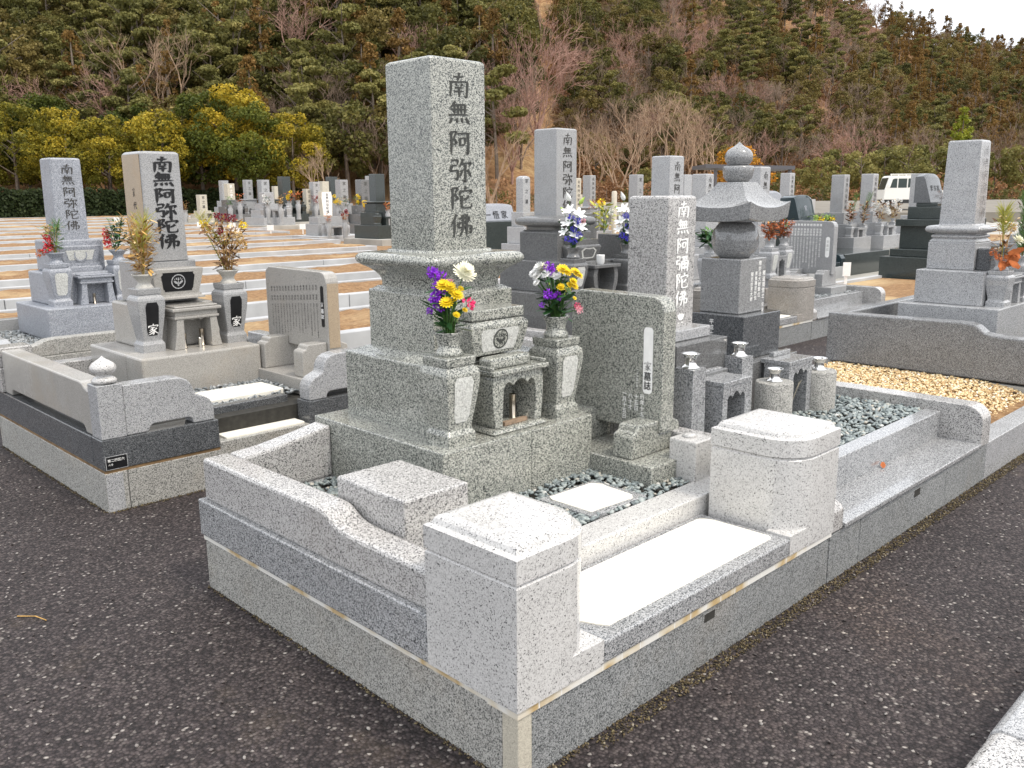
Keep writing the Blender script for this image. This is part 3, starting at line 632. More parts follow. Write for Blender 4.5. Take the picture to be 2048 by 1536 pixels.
t = thing('stepping_slab', 'flat cream topped slab lying in the blue pebbles of the nearest plot', 'stepping slab', (1.08,.67,.345))
obj('base', MB().box(.92,1.245,.527,.800,.34,.371), G_LEDGE, t, .004)
obj('slab', MB().prism([(.945,.56),(1.18,.545),(1.205,.57),(1.215,.70),(1.225,.735),(1.20,.775),(.96,.78),(.945,.75)],'z',.3705,.3745), CREAM, t)
t = thing('stone_block', 'small pale granite block with a round cap beside the right entrance post', 'stone block', (1.59,.56,.345))
obj('body', MB().box(1.533,1.662,.497,.63,.34,.528), G_WHITE, t, .006)
obj('knob', MB().lathe(1.60,.575,[(.028,.528),(.030,.533),(.027,.540),(.012,.5425),(.001,.543)],20), G_WHITE, t)

# ---- family tablets
def tablet(label, x, y0, y1, z0, z1, mat, foot, slab, gravel, th=.09, group=None):
    t = thing('memorial_tablet', label, 'memorial tablet', (x+.05,(y0+y1)/2,gravel), group)
    r = .05
    pts = [(y0,z0),(y0,z1-r-.012),(y0+.006,z1-r*.66-.006),(y0+r*.45,z1-.012),(y0+r,z1-.002),(y0+r+.02,z1),(y1-r,z1+.004),(y1-.01,z1-.02),(y1,z1-.05),(y1,z0)]
    s_ = obj('slab', MB().prism(pts,'x',x,x+th), mat, t, .005)
    fx = x-.18
    for yy in foot:
        fp = [(fx,slab),(fx,z0+.012),(fx+.012,z0+.024),(fx+.03,z0+.028),(fx+.036,z0+.046),(fx+.05,z0+.056),(x-.001,z0+.056),(x-.001,z0-.002),(x+th+.001,z0-.002),(x+th+.001,z0+.056),(x+th+.06,z0+.03),(x+th+.08,slab)]
        obj('foot', MB().prism(fp,'y',yy,yy+.103), mat, t, .006)
    obj('base', MB().box(fx-.03,x+th+.09,y0-.11,y1+.06,gravel,slab-.0005), mat, t, .005)
    return t, s_
BT, BS = tablet('large green grey tablet with a white name strip, right of the tallest grave', 1.57, .70, 1.21, .522, 1.102, G_MAIN, (.712,1.05), .44, .34)
def plaque_poly(y0,y1,z0,z1,c=.012): return [(y0+c,z0),(y1-c,z0),(y1-c*.3,z0+c*.5),(y1,z0+c*1.3),(y1,z1-c*1.3),(y1-c*.3,z1-c*.5),(y1-c,z1),(y0+c,z1),(y0+c*.3,z1-c*.5),(y0,z1-c*1.3),(y0,z0+c*1.3),(y0+c*.3,z0+c*.5)]
obj('name_strip', MB().prism(plaque_poly(.752,.800,.685,.972),'x',1.5685,1.5699), WHITEP, BS)
brush_text('家', (1.5685,.776,.825), YM, ZP, .040, .05, INK, 'lettering', BS, LEFTN, 8)
print_cols([(0,.0,.040,.041,'墓誌')], (1.5685,.776,.780), YM, ZP, LEFTN, INK, 'lettering', BS)
print_cols([(.020,0,.024,.0255,'八十才'),(-.012,-.006,.024,.0255,'一月十五日'),(.052,0,.024,.0255,'十五日'),(.084,-.004,.024,.0255,'行年十五才')], (1.57,.885,.675), YM, ZP, LEFTN, WHITEP, 'lettering', BS)
print_cols([(0,0,.012,.0145,'一二十五八日')], (1.57,.83,.79), YM, ZP, LEFTN, WHITEP, 'lettering', BS)

# ---- second monument in the stepped plot
def grave_two():
    t = thing('gravestone', 'pale granite gravestone with white painted prayer and lotus, behind the family tablet', 'gravestone', (2.115,1.115,.345))
    obj('base_slab', MB().box(1.86,2.37,.80,1.42,.34,.50), G_DGREY, t, .004)
    obj('lower_tier', MB().box(1.90,2.33,.86,1.36,.5005,.838), G_DGREY, t, .004)
    obj('upper_tier', MB().box(1.945,2.285,.93,1.30,.8385,.892), G_LIGHT, t, .006)
    obj('front_block', MB().box(1.98,2.25,.80,.859,.5005,.70), G_DGREY, t, .006)
    p = obj('pillar', pillar_mb(2.001,2.229,1.0,1.229,.8925,1.514,.014), G_WALL, t, .004)
    brush_text('南無阿彌陀佛', (2.122,1.0,1.488), XP, ZP, .080, .084, WHITEP, 'inscription', p, FRONT, 14, 1.28)
    f = MB()
    for a in (-42,-14,16,44):
        d = R(a); m_ = 10
        f.add([(2.125+.02*math.sin(d)+.008*math.cos(2*PI*i/m_)*math.cos(d)+.019*math.sin(2*PI*i/m_)*math.sin(d)*1.0, .9985-.0001*(a+50)/20, .928+.018*math.cos(d)*.8+.019*math.sin(2*PI*i/m_)*math.cos(d)-.008*math.cos(2*PI*i/m_)*math.sin(d)) for i in range(m_)], [tuple(range(m_))])
    f.add([(2.10,.9984,.912),(2.115,.9984,.908),(2.115,.9984,.915)],[(0,1,2)]).add([(2.12,.9984,.908),(2.15,.9984,.913),(2.14,.9984,.917)],[(0,1,2)])
    obj('lotus', f, WHITEP, p)
grave_two()
def steel_vase(t, x, y, z, s=1.0):
    obj('steel_vase', MB().lathe(x,y,[(.042*s,z+.001),(.043*s,z+.005),(.030*s,z+.012),(.026*s,z+.022),(.0255*s,z+.040),(.031*s,z+.054),(.042*s,z+.064),(.0425*s,z+.0665),(.034*s,z+.064),(.024*s,z+.045),(.020*s,z+.03)],28), STEEL, t)
def square_stand(label, x0, x1, y0, y1, z1):
    t = thing('flower_stand', label, 'flower stand', ((x0+x1)/2,(y0+y1)/2,.345))
    cx, cy, h = (x0+x1)/2, (y0+y1)/2, (x1-x0)/2
    obj('body', MB().sq(cx,cy,[(h*1.06,.34),(h,z1)]), G_DGREY if False else G_LEDGE, t, .003)
    steel_vase(t, cx, cy, z1)
square_stand('square grey stand with a bright steel vase next to the family tablet', 1.785,1.885,.69,.79,.766)
square_stand('square grey stand with a bright steel vase between burner and five ring tower', 2.31,2.41,.76,.86,.742)
def round_stand(label, cx, cy, z1):
    t = thing('flower_stand', label, 'flower stand', (cx,cy,.345))
    obj('body', MB().lathe(cx,cy,[(.094,.34),(.094,z1-.006),(.091,z1-.001),(.086,z1)],36), G_KERB, t)
    steel_vase(t, cx, cy, z1)
round_stand('drum shaped rough stand with steel vase left of the arched burner', 2.585,.735,.592)
round_stand('drum shaped rough stand with steel vase beside the golden gravel', 3.075,.74,.580)
def arch_burner(label, x0, x1, y0, y1, z0, z1, sl=.0):
    t = thing('incense_burner', label, 'incense burner', ((x0+x1)/2,(y0+y1)/2,z0))
    w_ = x1-x0; cx = (x0+x1)/2; a = w_*.30; zt = z0+(z1-z0)*.80
    op = [(cx-a,z0)]+[(cx-a,zt-.03)]
    for k, (u0,u1) in enumerate(((-1,-.42),(-.42,.42),(.42,1))):
        for j in range(7):
            f = j/6; ang = PI*f; hh = (.016,.026,.016)[k]
            op.append((cx+a*(u0+(u1-u0)*f), zt-.028+(0 if k != 1 else .004)+hh*math.sin(ang)+.012))
    op += [(cx+a,zt-.03),(cx+a,z0)]
    out = [(x0,z0),(x0+sl,z1-.024),(x1-sl,z1-.024),(x1,z0)]
    mb = MB().prism([out[0],out[1],out[2],out[3]]+op[::-1],'y',y0,y1-.02)
    obj('body', mb, G_LEDGE, t, .002)
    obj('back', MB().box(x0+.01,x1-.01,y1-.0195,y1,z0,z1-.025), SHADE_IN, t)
    s_ = obj('top_slab', MB().box(x0+sl-.004,x1-sl+.004,y0-.004,y1,z1-.0235,z1), G_LEDGE, t, .003)
    obj('rim', MB().box(x0+sl+.07,x1-sl,y1-.035,y1-.006,z1+.0003,z1+.024), G_LEDGE, s_, .003)
    return t
arch_burner('grey burner with scalloped arch between the two square stands', 1.985,2.235,.665,.85,.345,.682, .012)
arch_burner('grey burner with scalloped arch holding green incense, before the five ring tower', 2.735,2.985,.735,.90,.345,.668, 0)
incense_cup('bright steel incense cup in the left arched burner', 2.06, .70, .3455, .015, .105)
t = thing('incense_bundle', 'bundle of dark green incense sticks standing in the arched burner', 'incense sticks', (2.83,.77,.3455))
obj('holder', MB().lathe(2.83,.775,[(.012,.346),(.012,.40),(.009,.40)],12), STEEL, t)
mb = MB()
for k in range(9): mb.tube([(2.83+rnd.uniform(-.008,.008),.775+rnd.uniform(-.008,.008),.39),(2.832+rnd.uniform(-.014,.014),.775+rnd.uniform(-.012,.012),.535)], .0022, 4)
obj('sticks', mb, flat('green_incense', (.01,.13,.075), .7), t)
mb = MB()
for k in range(4): mb.tube([(2.85,.775,.42),(2.88+k*.012,.77,.47+.02*k),(2.91+k*.014,.765,.53+.005*k)], .0009, 3)
obj('wire', mb, flat('thin_straw', (.45,.40,.30), .7), t)

# ---- five ring tower
def five_ring():
    cx, cy = 2.855, 1.13
    t = thing('five_ring_tower', 'grey five ring stone tower with curved roof and onion finial', 'stone tower', (cx,cy,.345))
    obj('base_slab', MB().box(2.58,3.13,.90,1.42,.34,.655), G_DGREY, t, .004)
    b = obj('base_block', MB().box(2.66,3.045,.97,1.30,.6555,.888), G_DKERB, t, .004)
    c = obj('cube_ring', MB().box(2.722,2.99,1.04,1.285,.8885,1.181), G_MID, t, .006)
    cx, cy = 2.856, 1.162
    obj('globe_ring', MB().lathe(cx,cy,[(.078,1.1815),(.095,1.193),(.112,1.213),(.122,1.238),(.1265,1.268),(.125,1.298),(.117,1.326),(.103,1.350),(.086,1.368),(.078,1.374)],40), G_MID, t)
    mb = MB(); n = 12; lev = 10                                          # curved roof with upturned corners
    def ring(hw, z, lift):
        rg = []
        for qx0,qy0,qx1,qy1 in ((-1,-1,1,-1),(1,-1,1,1),(1,1,-1,1),(-1,1,-1,-1)):
            for i in range(n):
                u = i/n; x = qx0+(qx1-qx0)*u; y = qy0+(qy1-qy0)*u; e = abs(2*u-1)
                rg.append((cx+hw*x, cy+hw*y, z+lift*e**2.4))
        return rg
    E_ = .200
    rings = [ring(.085,1.3745,0), ring(.165,1.375,.002), ring(E_-.006,1.377,.014), ring(E_-.002,1.380,.018), ring(E_+.006,1.448,.034)]
    for k in range(1, lev+1):
        f = k/lev; rings.append(ring((E_+.006)*(1-f)+.074*f, 1.448+(1.582-1.448)*(f**1.7), .034*(1-f)**2.0))
    mb.loft(rings); rf = obj('roof', mb, G_MID, t)
    for p in rf.data.polygons: p.use_smooth = True
    bm_ = bmesh.new(); bm_.from_mesh(rf.data)
    for e in bm_.edges:
        if len(e.link_faces) == 2 and e.calc_face_angle(0) > R(28): e.smooth = False
    bm_.to_mesh(rf.data); bm_.free()
    obj('bowl_ring', MB().lathe(cx,cy,[(.052,1.5825),(.062,1.588),(.074,1.606),(.081,1.632),(.0825,1.654),(.080,1.664),(.060,1.668)],36), G_MID, t)
    obj('jewel_ring', MB().lathe(cx,cy,[(.048,1.6685),(.060,1.676),(.071,1.694),(.0745,1.714),(.071,1.732),(.060,1.748),(.043,1.760),(.026,1.769),(.012,1.780),(.001,1.792)],36), G_MID, t)
    print_cols([(.085,.055,.030,.031,'釋道順信士'),(.040,.0,.028,.0285,'釋妙法大姉霊位'),(.004,.055,.026,.0265,'南無釋尼妙悦'),(-.038,.058,.026,.0265,'釋尼妙芳大姉'),(.085,.23,.024,.03,'空淨')], (2.88,1.04,1.165), XP, ZP, FRONT, WHITEP, 'lettering', c)
    print_cols([(0,0,.030,.0315,'平成十六年八月吉日')], (2.66,1.165,.862), YM, ZP, LEFTN, WHITEP, 'lettering', b)
    print_cols([(0,0,.050,.05,'風')], (2.905,1.068,1.65), XP, ZP, FRONT, WHITEP, 'lettering', t) if False else None
    return t
five_ring()

# ---------------------------------------------------------------- tan grave with black lettering (behind the onion post)
def table_burner(label, x0, x1, y0, y1, z0, z1, mat):
    t = thing('incense_burner', label, 'incense burner', ((x0+x1)/2,(y0+y1)/2,z0))
    w_ = x1-x0; cx = (x0+x1)/2; h = z1-z0
    for sgn in (-1,1):
        L = [(cx+sgn*w_*.49,z0),(cx+sgn*w_*.455,z0+h*.2),(cx+sgn*w_*.425,z0+h*.45),(cx+sgn*w_*.41,z0+h*.70),(cx+sgn*w_*.27,z0+h*.70),(cx+sgn*w_*.275,z0)]
        obj('leg', MB().prism(L if sgn > 0 else L[::-1],'y',y0+.012,y1), mat, t, .003)
    sc = [(cx-w_*.265,z0+h*.70)]
    for k in range(3):
        for j in range(6): sc.append((cx-w_*.265+w_*.53*(k+j/5)/3, z0+h*.655+h*.03*math.sin(PI*j/5)))
    sc.append((cx+w_*.265,z0+h*.70))
    obj('apron', MB().prism(sc,'y',y0+.02,y0+.05), mat, t)
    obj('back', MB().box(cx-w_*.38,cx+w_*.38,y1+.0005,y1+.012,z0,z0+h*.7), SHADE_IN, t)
    obj('beam', MB().box(cx-w_*.455,cx+w_*.455,y0+.006,y1,z0+h*.702,z0+h*.76).box(cx-w_*.43,cx+w_*.43,y0+.012,y1,z0+h*.761,z0+h*.88), mat, t, .003)
    obj('top_slab', MB().box(x0,x1,y0-.006,y1,z0+h*.882,z0+h*.955).box(x0+.02,x1-.02,y0+.01,y1,z0+h*.956,z1), mat, t, .005)
    return t
def grave_tan():
    cx = .980; z0 = .335
    t = thing('gravestone', 'tan weathered gravestone with bold black brushed prayer on a wide plinth', 'gravestone', (cx,4.2,z0))
    obj('base_slab', MB().box(.594,1.364,3.7,3.938,z0,.596), G_TAN, t, .012)
    obj('base_slab', MB().box(.594,1.364,3.940,4.52,z0,.596), G_TAN, t, .012)
    obj('lower_tier', MB().box(.752,1.215,4.0,4.50,.5965,.868), G_TAN, t, .012)
    obj('upper_tier', MB().box(.80,1.16,4.09,4.44,.8685,1.134), G_GREY, t, .012)
    p = obj('pillar', pillar_mb(.858,1.105,4.09,4.372,1.1345,1.803,.014,.004), G_GREY, t, .010)
    obj('side_face', MB().box(.8535,.8555,4.104,4.360,1.145,1.785), G_ORANGE, p)
    brush_text('南無阿弥陀佛', (.992,4.088,1.772), XP, ZP, .098, .094, INK, 'inscription', p, FRONT, 17, 1.38)
    brush_text('家', (.8533,4.22,1.585), YM, ZP, .055, .06, INK, 'lettering', p, LEFTN, 10, .7)
    print_cols([(0,0,.05,.085,'代々')], (.8533,4.215,1.50), YM, ZP, LEFTN, INK, 'lettering', p)
    c_ = MB()
    def ring(h, dy, z): return [(cx-h,3.985-dy,z),(cx+h,3.985-dy,z),(cx+h,4.089,z),(cx-h,4.089,z)]
    c_.loft([ring(.135,0,.931),ring(.15,.006,.99),ring(.163,.012,1.05),ring(.168,.014,1.086),ring(.16,.01,1.092)])
    c_.loft([ring(.166,.02,.8995),ring(.166,.02,.912),ring(.15,.012,.916),ring(.147,.01,.9305)])
    cb = obj('crest_block', c_, G_TAN, t, .003)
    pl = [(cx-.088,.948),(cx+.088,.948),(cx+.088,.957),(cx+.096,.966),(cx+.108,1.045),(cx+.098,1.055),(cx+.098,1.066),(cx-.098,1.066),(cx-.098,1.055),(cx-.108,1.045),(cx-.096,.966),(cx-.088,.957)]
    yf = lambda z: 3.985-.012*(z-.931)/.12-.0022
    obj('panel', MB().add([(x,yf(z),z) for x,z in pl],[tuple(range(12))]), BLACKP, cb)
    crest(cb, cx, 1.008, .046, yf, G_LIGHT)
    return t
grave_tan()
GTV = granite("vase_stone", (0.55,0.53,0.48), (0.42,0.40,0.36), (0.25,0.24,0.21), (0.2,0.5), 420, 0.5, 0.2)
VASE2 = [(.050,0),(.050,.006),(.042,.016),(.036,.026),(.036,.034),(.044,.050),(.056,.066),(.0665,.076),(.067,.084),(.060,.085),(.048,.066),(.036,.05)]
_V = VASE; VASE = VASE2
flower_stand('grey stand with black name panel holding straw coloured dried plants, nearer the onion post', .760,3.962,.596,G_GREY,BLACKP,1.03,text='家',group=None,k=1.17,vmat=GTV,pw=(.034,.040))
flower_stand('grey stand with black name panel holding dried plants with dark red blooms', 1.300,3.945,.596,G_GREY,BLACKP,1.03,text='家',k=1.15,vmat=GTV,pw=(.034,.040))
table_burner('tan stone incense table with splayed legs under the family crest', .868,1.188,3.845,4.02,.5965,.865,G_TAN)
incense_cup('tarnished incense cup at the left inside the tan incense table', .955,3.90,.597,.012,.09,BRASSY)
incense_cup('tarnished incense cup at the right inside the tan incense table', 1.085,3.93,.597,.016,.105,BRASSY)
o = obj('tin_cup', MB().lathe(1.045,3.875,[(.010,.597),(.014,.655),(.0145,.656),(.012,.655),(.009,.62)],16), STEEL, None, 0, (1.045,3.875,.597))
prop(o, 'small plain metal cup standing before the tan incense table', 'cup')
T2, TS2 = tablet('tan weathered tablet with many columns of small black writing and a black name strip', 1.55, 3.19, 3.915, .582, 1.07, G_TAN, (3.21,3.66), .44, .34)
r = random.Random(3); kan = '釋尼妙信道淨光照法大姉居士童子昭和平成年月日十二三四五六七八九行才'
cols = []
for i in range(16):
    yy = .085+.036*i; 
    if r.random() < .4: cols.append((-yy,.030,.013,.014,r.choice('一二三六八')))
    cols.append((-yy,.070+i*.003,.017,.0175,r.choice(['俗名','釋尼','法名'])))
    cols.append((-yy,.130+i*.003,.017,.0175,r.choice(['妙光','道信','淨照','信士'])))
    cols.append((-yy,.185+i*.003,.0125,.0138,''.join(r.choice(kan) for _ in range(r.randint(9,16)))))
print_cols(cols, (1.55,3.215,1.06), YM, ZP, LEFTN, DRYINK, 'lettering', TS2)
obj('side_face', MB().box(1.556,1.634,3.187,3.1895,.60,1.0), G_ORANGE, TS2)
obj('name_strip', MB().prism(plaque_poly(3.222,3.256,.73,.985,.010),'x',1.5485,1.5499), BLACKP, TS2)
brush_text('家', (1.5484,3.239,.885), YM, ZP, .030, .03, WHITEP, 'lettering', TS2, LEFTN, 10)
print_cols([(0,0,.031,.035,'墓誌')], (1.5484,3.239,.845), YM, ZP, LEFTN, WHITEP, 'lettering', TS2)

# ---------------------------------------------------------------- blue-grey grave, far left
def grave_blue():
    cx = 1.345; z0 = .36
    t = thing('gravestone', 'blue grey mottled gravestone with thin carved prayer, at the far left', 'gravestone', (cx,6.9,z0))
    obj('base_slab', MB().box(.935,1.78,6.40,7.25,z0,.628), G_BLUE, t, .010)
    obj('lower_tier', MB().box(1.05,1.64,6.62,7.2,.6285,.90), G_BLUE, t, .012)
    obj('upper_tier', MB().box(1.12,1.58,6.80,7.16,.9005,1.172), G_BLUE, t, .014)
    p = obj('pillar', pillar_mb(1.22,1.475,6.85,7.10,1.1725,1.868,.014,.006), G_BLUE, t, .012)
    brush_text('南無阿弥陀佛', (1.355,6.846,1.815), XP, ZP, .088, .096, DRYINK, 'inscription', p, FRONT, 11, 1.25)
    c_ = MB()
    def ring(h, dy, z): return [(cx-h,6.72-dy,z),(cx+h,6.72-dy,z),(cx+h,6.799,z),(cx-h,6.799,z)]
    c_.loft([ring(.14,0,.975),ring(.155,.01,1.04),ring(.175,.018,1.115),ring(.17,.014,1.122)]).loft([ring(.17,.03,.901),ring(.17,.03,.94),ring(.155,.02,.944),ring(.155,.02,.974)])
    cb = obj('crest_block', c_, G_BLUE, t, .006)
    yf = lambda z: 6.72-.018*(z-.975)/.14-.002
    pl = [(cx-.095,1.0),(cx+.095,1.0),(cx+.12,1.085),(cx-.12,1.085)]
    obj('panel', MB().add([(x,yf(z),z) for x,z in pl],[(0,1,2,3)]), CARVED, cb)
    n = 24; m_ = MB(); vs = [(cx+q*math.cos(2*PI*i/n), yf(1.043)-.003, 1.043+q*math.sin(2*PI*i/n)) for q in (.044,.056) for i in range(n)]
    m_.add(vs, [(i,(i+1)%n,n+(i+1)%n,n+i)[::-1] for i in range(n)]); obj('crest', m_, G_BLUE, cb)
grave_blue()
flower_stand('blue grey stand with pale chiselled panel, left of its incense table', 1.105,6.60,.628,G_BLUE,CARVED,1.12,k=1.08,vs=1.1)
flower_stand('blue grey stand with pale chiselled panel, right of its incense table', 1.625,6.60,.628,G_BLUE,CARVED,1.12,k=1.08,vs=1.1)
table_burner('blue grey incense table with splayed legs at the far left', 1.235,1.545,6.50,6.68,.6285,.885,G_BLUE)
incense_cup('thin metal incense cup at the left in the blue grey table', 1.37,6.56,.629,.013,.085,BRASSY)
incense_cup('thin metal incense cup at the right in the blue grey table', 1.49,6.575,.629,.014,.09,BRASSY)
VASE = _V
def enclosure_blue():
    t = thing('grave_enclosure', 'low rough granite enclosure around the blue grey grave', 'grave enclosure', (.45,5.8,0))
    obj('foundation_kerb', MB().box(.40,2.2,5.8,7.55,-.02,.34), G_KERB, t, .004)
    obj('front_wall', MB().prism([(.62,.341),(.62,.425),(.66,.432),(.69,.446),(.73,.462),(.80,.468),(2.15,.47),(2.15,.341)],'y',5.82,5.94), G_KERB, t, .008)
    obj('side_wall', MB().prism([(5.82,.341),(5.82,.40),(6.0,.41),(6.2,.45),(7.5,.46),(7.5,.341)],'x',.44,.56), G_GREY, t, .008)
    obj('back_wall', MB().box(.561,2.15,7.40,7.52,.341,.46), G_GREY, t, .008)
enclosure_blue()
pebbles('gravel', 'slate grey pebbles around the plinth of the blue grey grave', [(.565,2.1,5.95,7.38)], .345, .036, PEB_GREY, [(.98,1.72,6.44,7.2)], 13, 1.5)

# ---------------------------------------------------------------- grave with the cushion collar (middle)
def grave_cushion():
    cx, z0 = 4.485, .30
    t = thing('gravestone', 'smooth dark grey gravestone with a round cushion collar and carved prayer', 'gravestone', (cx,4.0,z0))
    obj('base_slab', MB().box(4.02,4.95,3.30,4.42,z0,.70), G_DGREY, t, .006)
    obj('lower_tier', MB().box(4.12,4.85,3.52,4.33,.7005,.965), G_DGREY, t, .006)
    obj('upper_tier', kame(4.26,4.71,3.75,4.21,.9655,1.205,1.222,.03), G_DGREY, t, .006)
    collar_disc(cx,3.98,1.2225,.275,G_DGREY,t,.125)
    p = obj('pillar', pillar_mb(4.352,4.618,3.85,4.118,1.348,2.088,.013), G_GREY, t, .006)
    brush_text('南無阿弥陀佛', (4.495,3.85,2.045), XP, ZP, .102, .113, DRYINK, 'inscription', p, FRONT, 12, 1.25)
    c_ = MB()
    def ring(h, dy, z): return [(cx-h,3.60-dy,z),(cx+h,3.60-dy,z),(cx+h,3.749,z),(cx-h,3.749,z)]
    c_.loft([ring(.135,0,.967),ring(.15,.01,1.02),ring(.168,.018,1.075),ring(.165,.014,1.09),ring(.15,.0,1.10)]).loft([ring(.145,0,1.1005),ring(.145,0,1.145)])
    cb = obj('crest_block', c_, G_DGREY, t, .005)
    pl = [(cx-.08,.995),(cx-.06,.982),(cx+.06,.982),(cx+.08,.995),(cx+.10,1.05),(cx+.06,1.075),(cx,1.07),(cx-.06,1.075),(cx-.10,1.05)]
    yf = lambda z: 3.60-.018*(z-.967)/.108-.002
    obj('panel', MB().add([(x,yf(z),z) for x,z in pl],[tuple(range(9))]), CARVED, cb)
    obj('panel_relief', MB().add([(cx+(x-cx)*.8,yf(z)-.002,1.03+(z-1.03)*.8) for x,z in pl],[tuple(range(9))]), G_DGREY, cb)
    return t
grave_cushion()
flower_stand('dark grey stand with a stone vase of white lilies, nearer one', 4.09,3.42,.70,G_DGREY,CARVED,1.1,k=.93)
flower_stand('dark grey stand with a stone vase of white lilies, beside the black tablet', 4.80,3.42,.70,G_DGREY,CARVED,1.1,k=.93)
def burner_cushion():
    t = thing('incense_burner', 'dark grey table shaped burner carrying a white tea cup', 'incense burner', (4.45,3.45,.70))
    cx = 4.45
    for sgn in (-1,1):
        L = [(cx+sgn*.125,.7005),(cx+sgn*.155,.78),(cx+sgn*.165,.85),(cx+sgn*.15,.915),(cx+sgn*.10,.915),(cx+sgn*.115,.86),(cx+sgn*.11,.78),(cx+sgn*.085,.7005)]
        obj('leg', MB().prism(L if sgn > 0 else L[::-1],'y',3.36,3.52), G_DGREY, t, .004)
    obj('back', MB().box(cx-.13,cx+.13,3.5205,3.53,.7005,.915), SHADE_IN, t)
    obj('top_slab', MB().box(cx-.175,cx+.175,3.34,3.52,.9155,.945), G_DGREY, t, .005)
burner_cushion()
t = thing('tea_cup', 'white tea cup standing on the dark table shaped burner', 'cup', (4.42,3.40,.9455))
obj('cup', MB().lathe(4.42,3.40,[(.026,.9458),(.028,.952),(.034,.96),(.036,1.02),(.0365,1.024),(.033,1.023),(.032,.97)],24), flat('white_porcelain',(.82,.82,.80),.25,.03), t)
t = thing('memorial_tablet', 'black tablet with small white writing, behind the white lilies', 'memorial tablet', (5.0,3.2,.3))
sl2 = obj('slab', MB().prism([(3.22,.60),(3.22,1.14),(3.25,1.16),(4.0,1.165),(4.0,.60)],'x',5.10,5.20), G_DGREY, t, .005)
obj('base', MB().box(5.0,5.3,3.15,4.05,.3,.5995), G_DGREY, t, .005)
print_cols([(-.03,.0,.026,.06,'釋道 念'),(-.03,.18,.013,.0145,'平成十八年三月二十日往生')], (5.0998,3.22,1.12), YM, ZP, LEFTN, WHITEP, 'lettering', sl2)
t = thing('grave_enclosure', 'plain grey granite enclosure around the grave with the cushion collar', 'grave enclosure', (3.7,2.9,0))
obj('foundation_kerb', MB().box(3.62,5.45,2.95,4.6,-.02,.30), G_KERB, t, .004)
obj('side_wall', MB().prism([(2.95,.30),(2.95,.36),(3.05,.38),(3.12,.44),(3.2,.46),(4.6,.46),(4.6,.30)],'x',3.62,3.73), G_WALL, t, .008)
obj('front_wall', MB().box(3.731,4.1,2.96,3.06,.30,.40), G_WALL, t, .008)
obj('front_wall', MB().box(4.9,5.44,2.96,3.06,.30,.40), G_WALL, t, .008)
t = thing('grave_enclosure', 'low brownish granite enclosure with an ogee shaped rail, seen past the tallest grave', 'grave enclosure', (1.85,2.9,0))
obj('foundation_kerb', MB().box(1.86,3.56,2.9,4.6,-.02,.215), G_KERB, t, .004)
obj('front_wall', MB().prism([(1.87,.216),(1.87,.50),(2.45,.50),(2.52,.488),(2.56,.46),(2.60,.425),(2.66,.405),(2.75,.40),(2.75,.216)],'y',2.92,3.04), G_TAN, t, .008)
obj('side_wall', MB().box(3.44,3.55,2.92,4.55,.216,.42), G_WALL, t, .008)
obj('side_wall', MB().prism([(3.05,.216),(3.05,.50),(4.55,.50),(4.55,.216)],'x',1.87,1.98), G_TAN, t, .008)

MOSS = pebble_mat("kerb_side_debris", [(0.0,(0.035,0.030,0.018)),(0.35,(0.075,0.055,0.025)),(0.7,(0.12,0.085,0.04)),(0.92,(0.17,0.14,0.07)),(1.0,(0.30,0.26,0.20))], 0.9)
d_ = pebbles('debris', 'brown grit and moss gathered along the foot of the granite kerbs', [(.02,1.75,-.012,.010),(1.75,5.2,-.016,.008),(-.004,.010,.05,1.75),(.05,1.3,2.872,2.898),(.032,.048,2.9,4.6),(.3,2.4,-.05,-.012),(2.4,5.2,-.05,-.016)], .0015, .0075, MOSS, [], 31, .75, .5)
d_['category'] = 'debris'
d_ = pebbles('grit', 'loose stone chips scattered over the asphalt', [(-2.2,5.2,-1.2,-.02),(-2.2,-.02,-.02,4.5)], .001, .012, pebble_mat("asphalt_chip", [(0,(.05,.042,.04)),(.6,(.12,.10,.095)),(.95,(.28,.26,.24)),(1,(.45,.42,.38))], .8), [], 33, .012, .5)
d_['category'] = 'grit'
# ================================================================ right-hand and farther graves
def grave_right():
    cx = 6.06; z0 = .37
    t = thing('gravestone', 'tall tapered grey gravestone with moulded collar, beyond the golden gravel', 'gravestone', (cx,1.05,z0))
    obj('base_slab', MB().box(5.62,6.10,.62,1.35,z0,.676), G_LIGHT, t, .006)
    obj('base_slab', MB().box(6.102,6.52,.62,1.35,z0,.676), G_LIGHT, t, .006)
    obj('lower_tier', MB().box(5.74,6.38,.78,1.28,.6765,.932), G_LIGHT, t, .006)
    obj('upper_tier', MB().box(5.88,6.24,.905,1.257,.9325,1.140), G_LIGHT, t, .006)
    cy = 1.081
    pr = [(.176,1.1405),(.178,1.150),(.160,1.166),(.158,1.172),(.170,1.176),(.172,1.188),(.165,1.196),(.152,1.200),(.152,1.206),(.172,1.211),(.196,1.218),(.207,1.231),(.209,1.243),(.203,1.257),(.19,1.266),(.165,1.270),(.135,1.272),(.132,1.282)]
    obj('collar', MB().sq(cx,cy,pr,.030,smooth=True,seg=5), G_LIGHT, t)
    p = obj('pillar', MB().loft([[(cx-h,.955-h*.0+dy,z),(cx+h,.955+dy,z),(cx+h,1.205-dy,z),(cx-h,1.205-dy,z)] for h,dy,z in ((.118,-.006,1.2825),(.104,.004,1.895),(.102,.006,1.905),(.094,.014,1.912))]), G_LIGHT, t, .004)
    brush_text('南無阿弥陀佛', (cx+.005,.9475,1.872), XP, (0,.02,1), .082, .093, DRYINK, 'inscription', p, FRONT, 8, .9)
    obj('crest_block', MB().box(cx-.14,cx+.14,.80,.904,.9328,1.10), G_DKERB, t, .01)
grave_right()
flower_stand('grey stand with orange leaved bouquet at the right picture edge', 5.865,.705,.676,G_LIGHT,None,1.0,k=.80,vs=1.0)
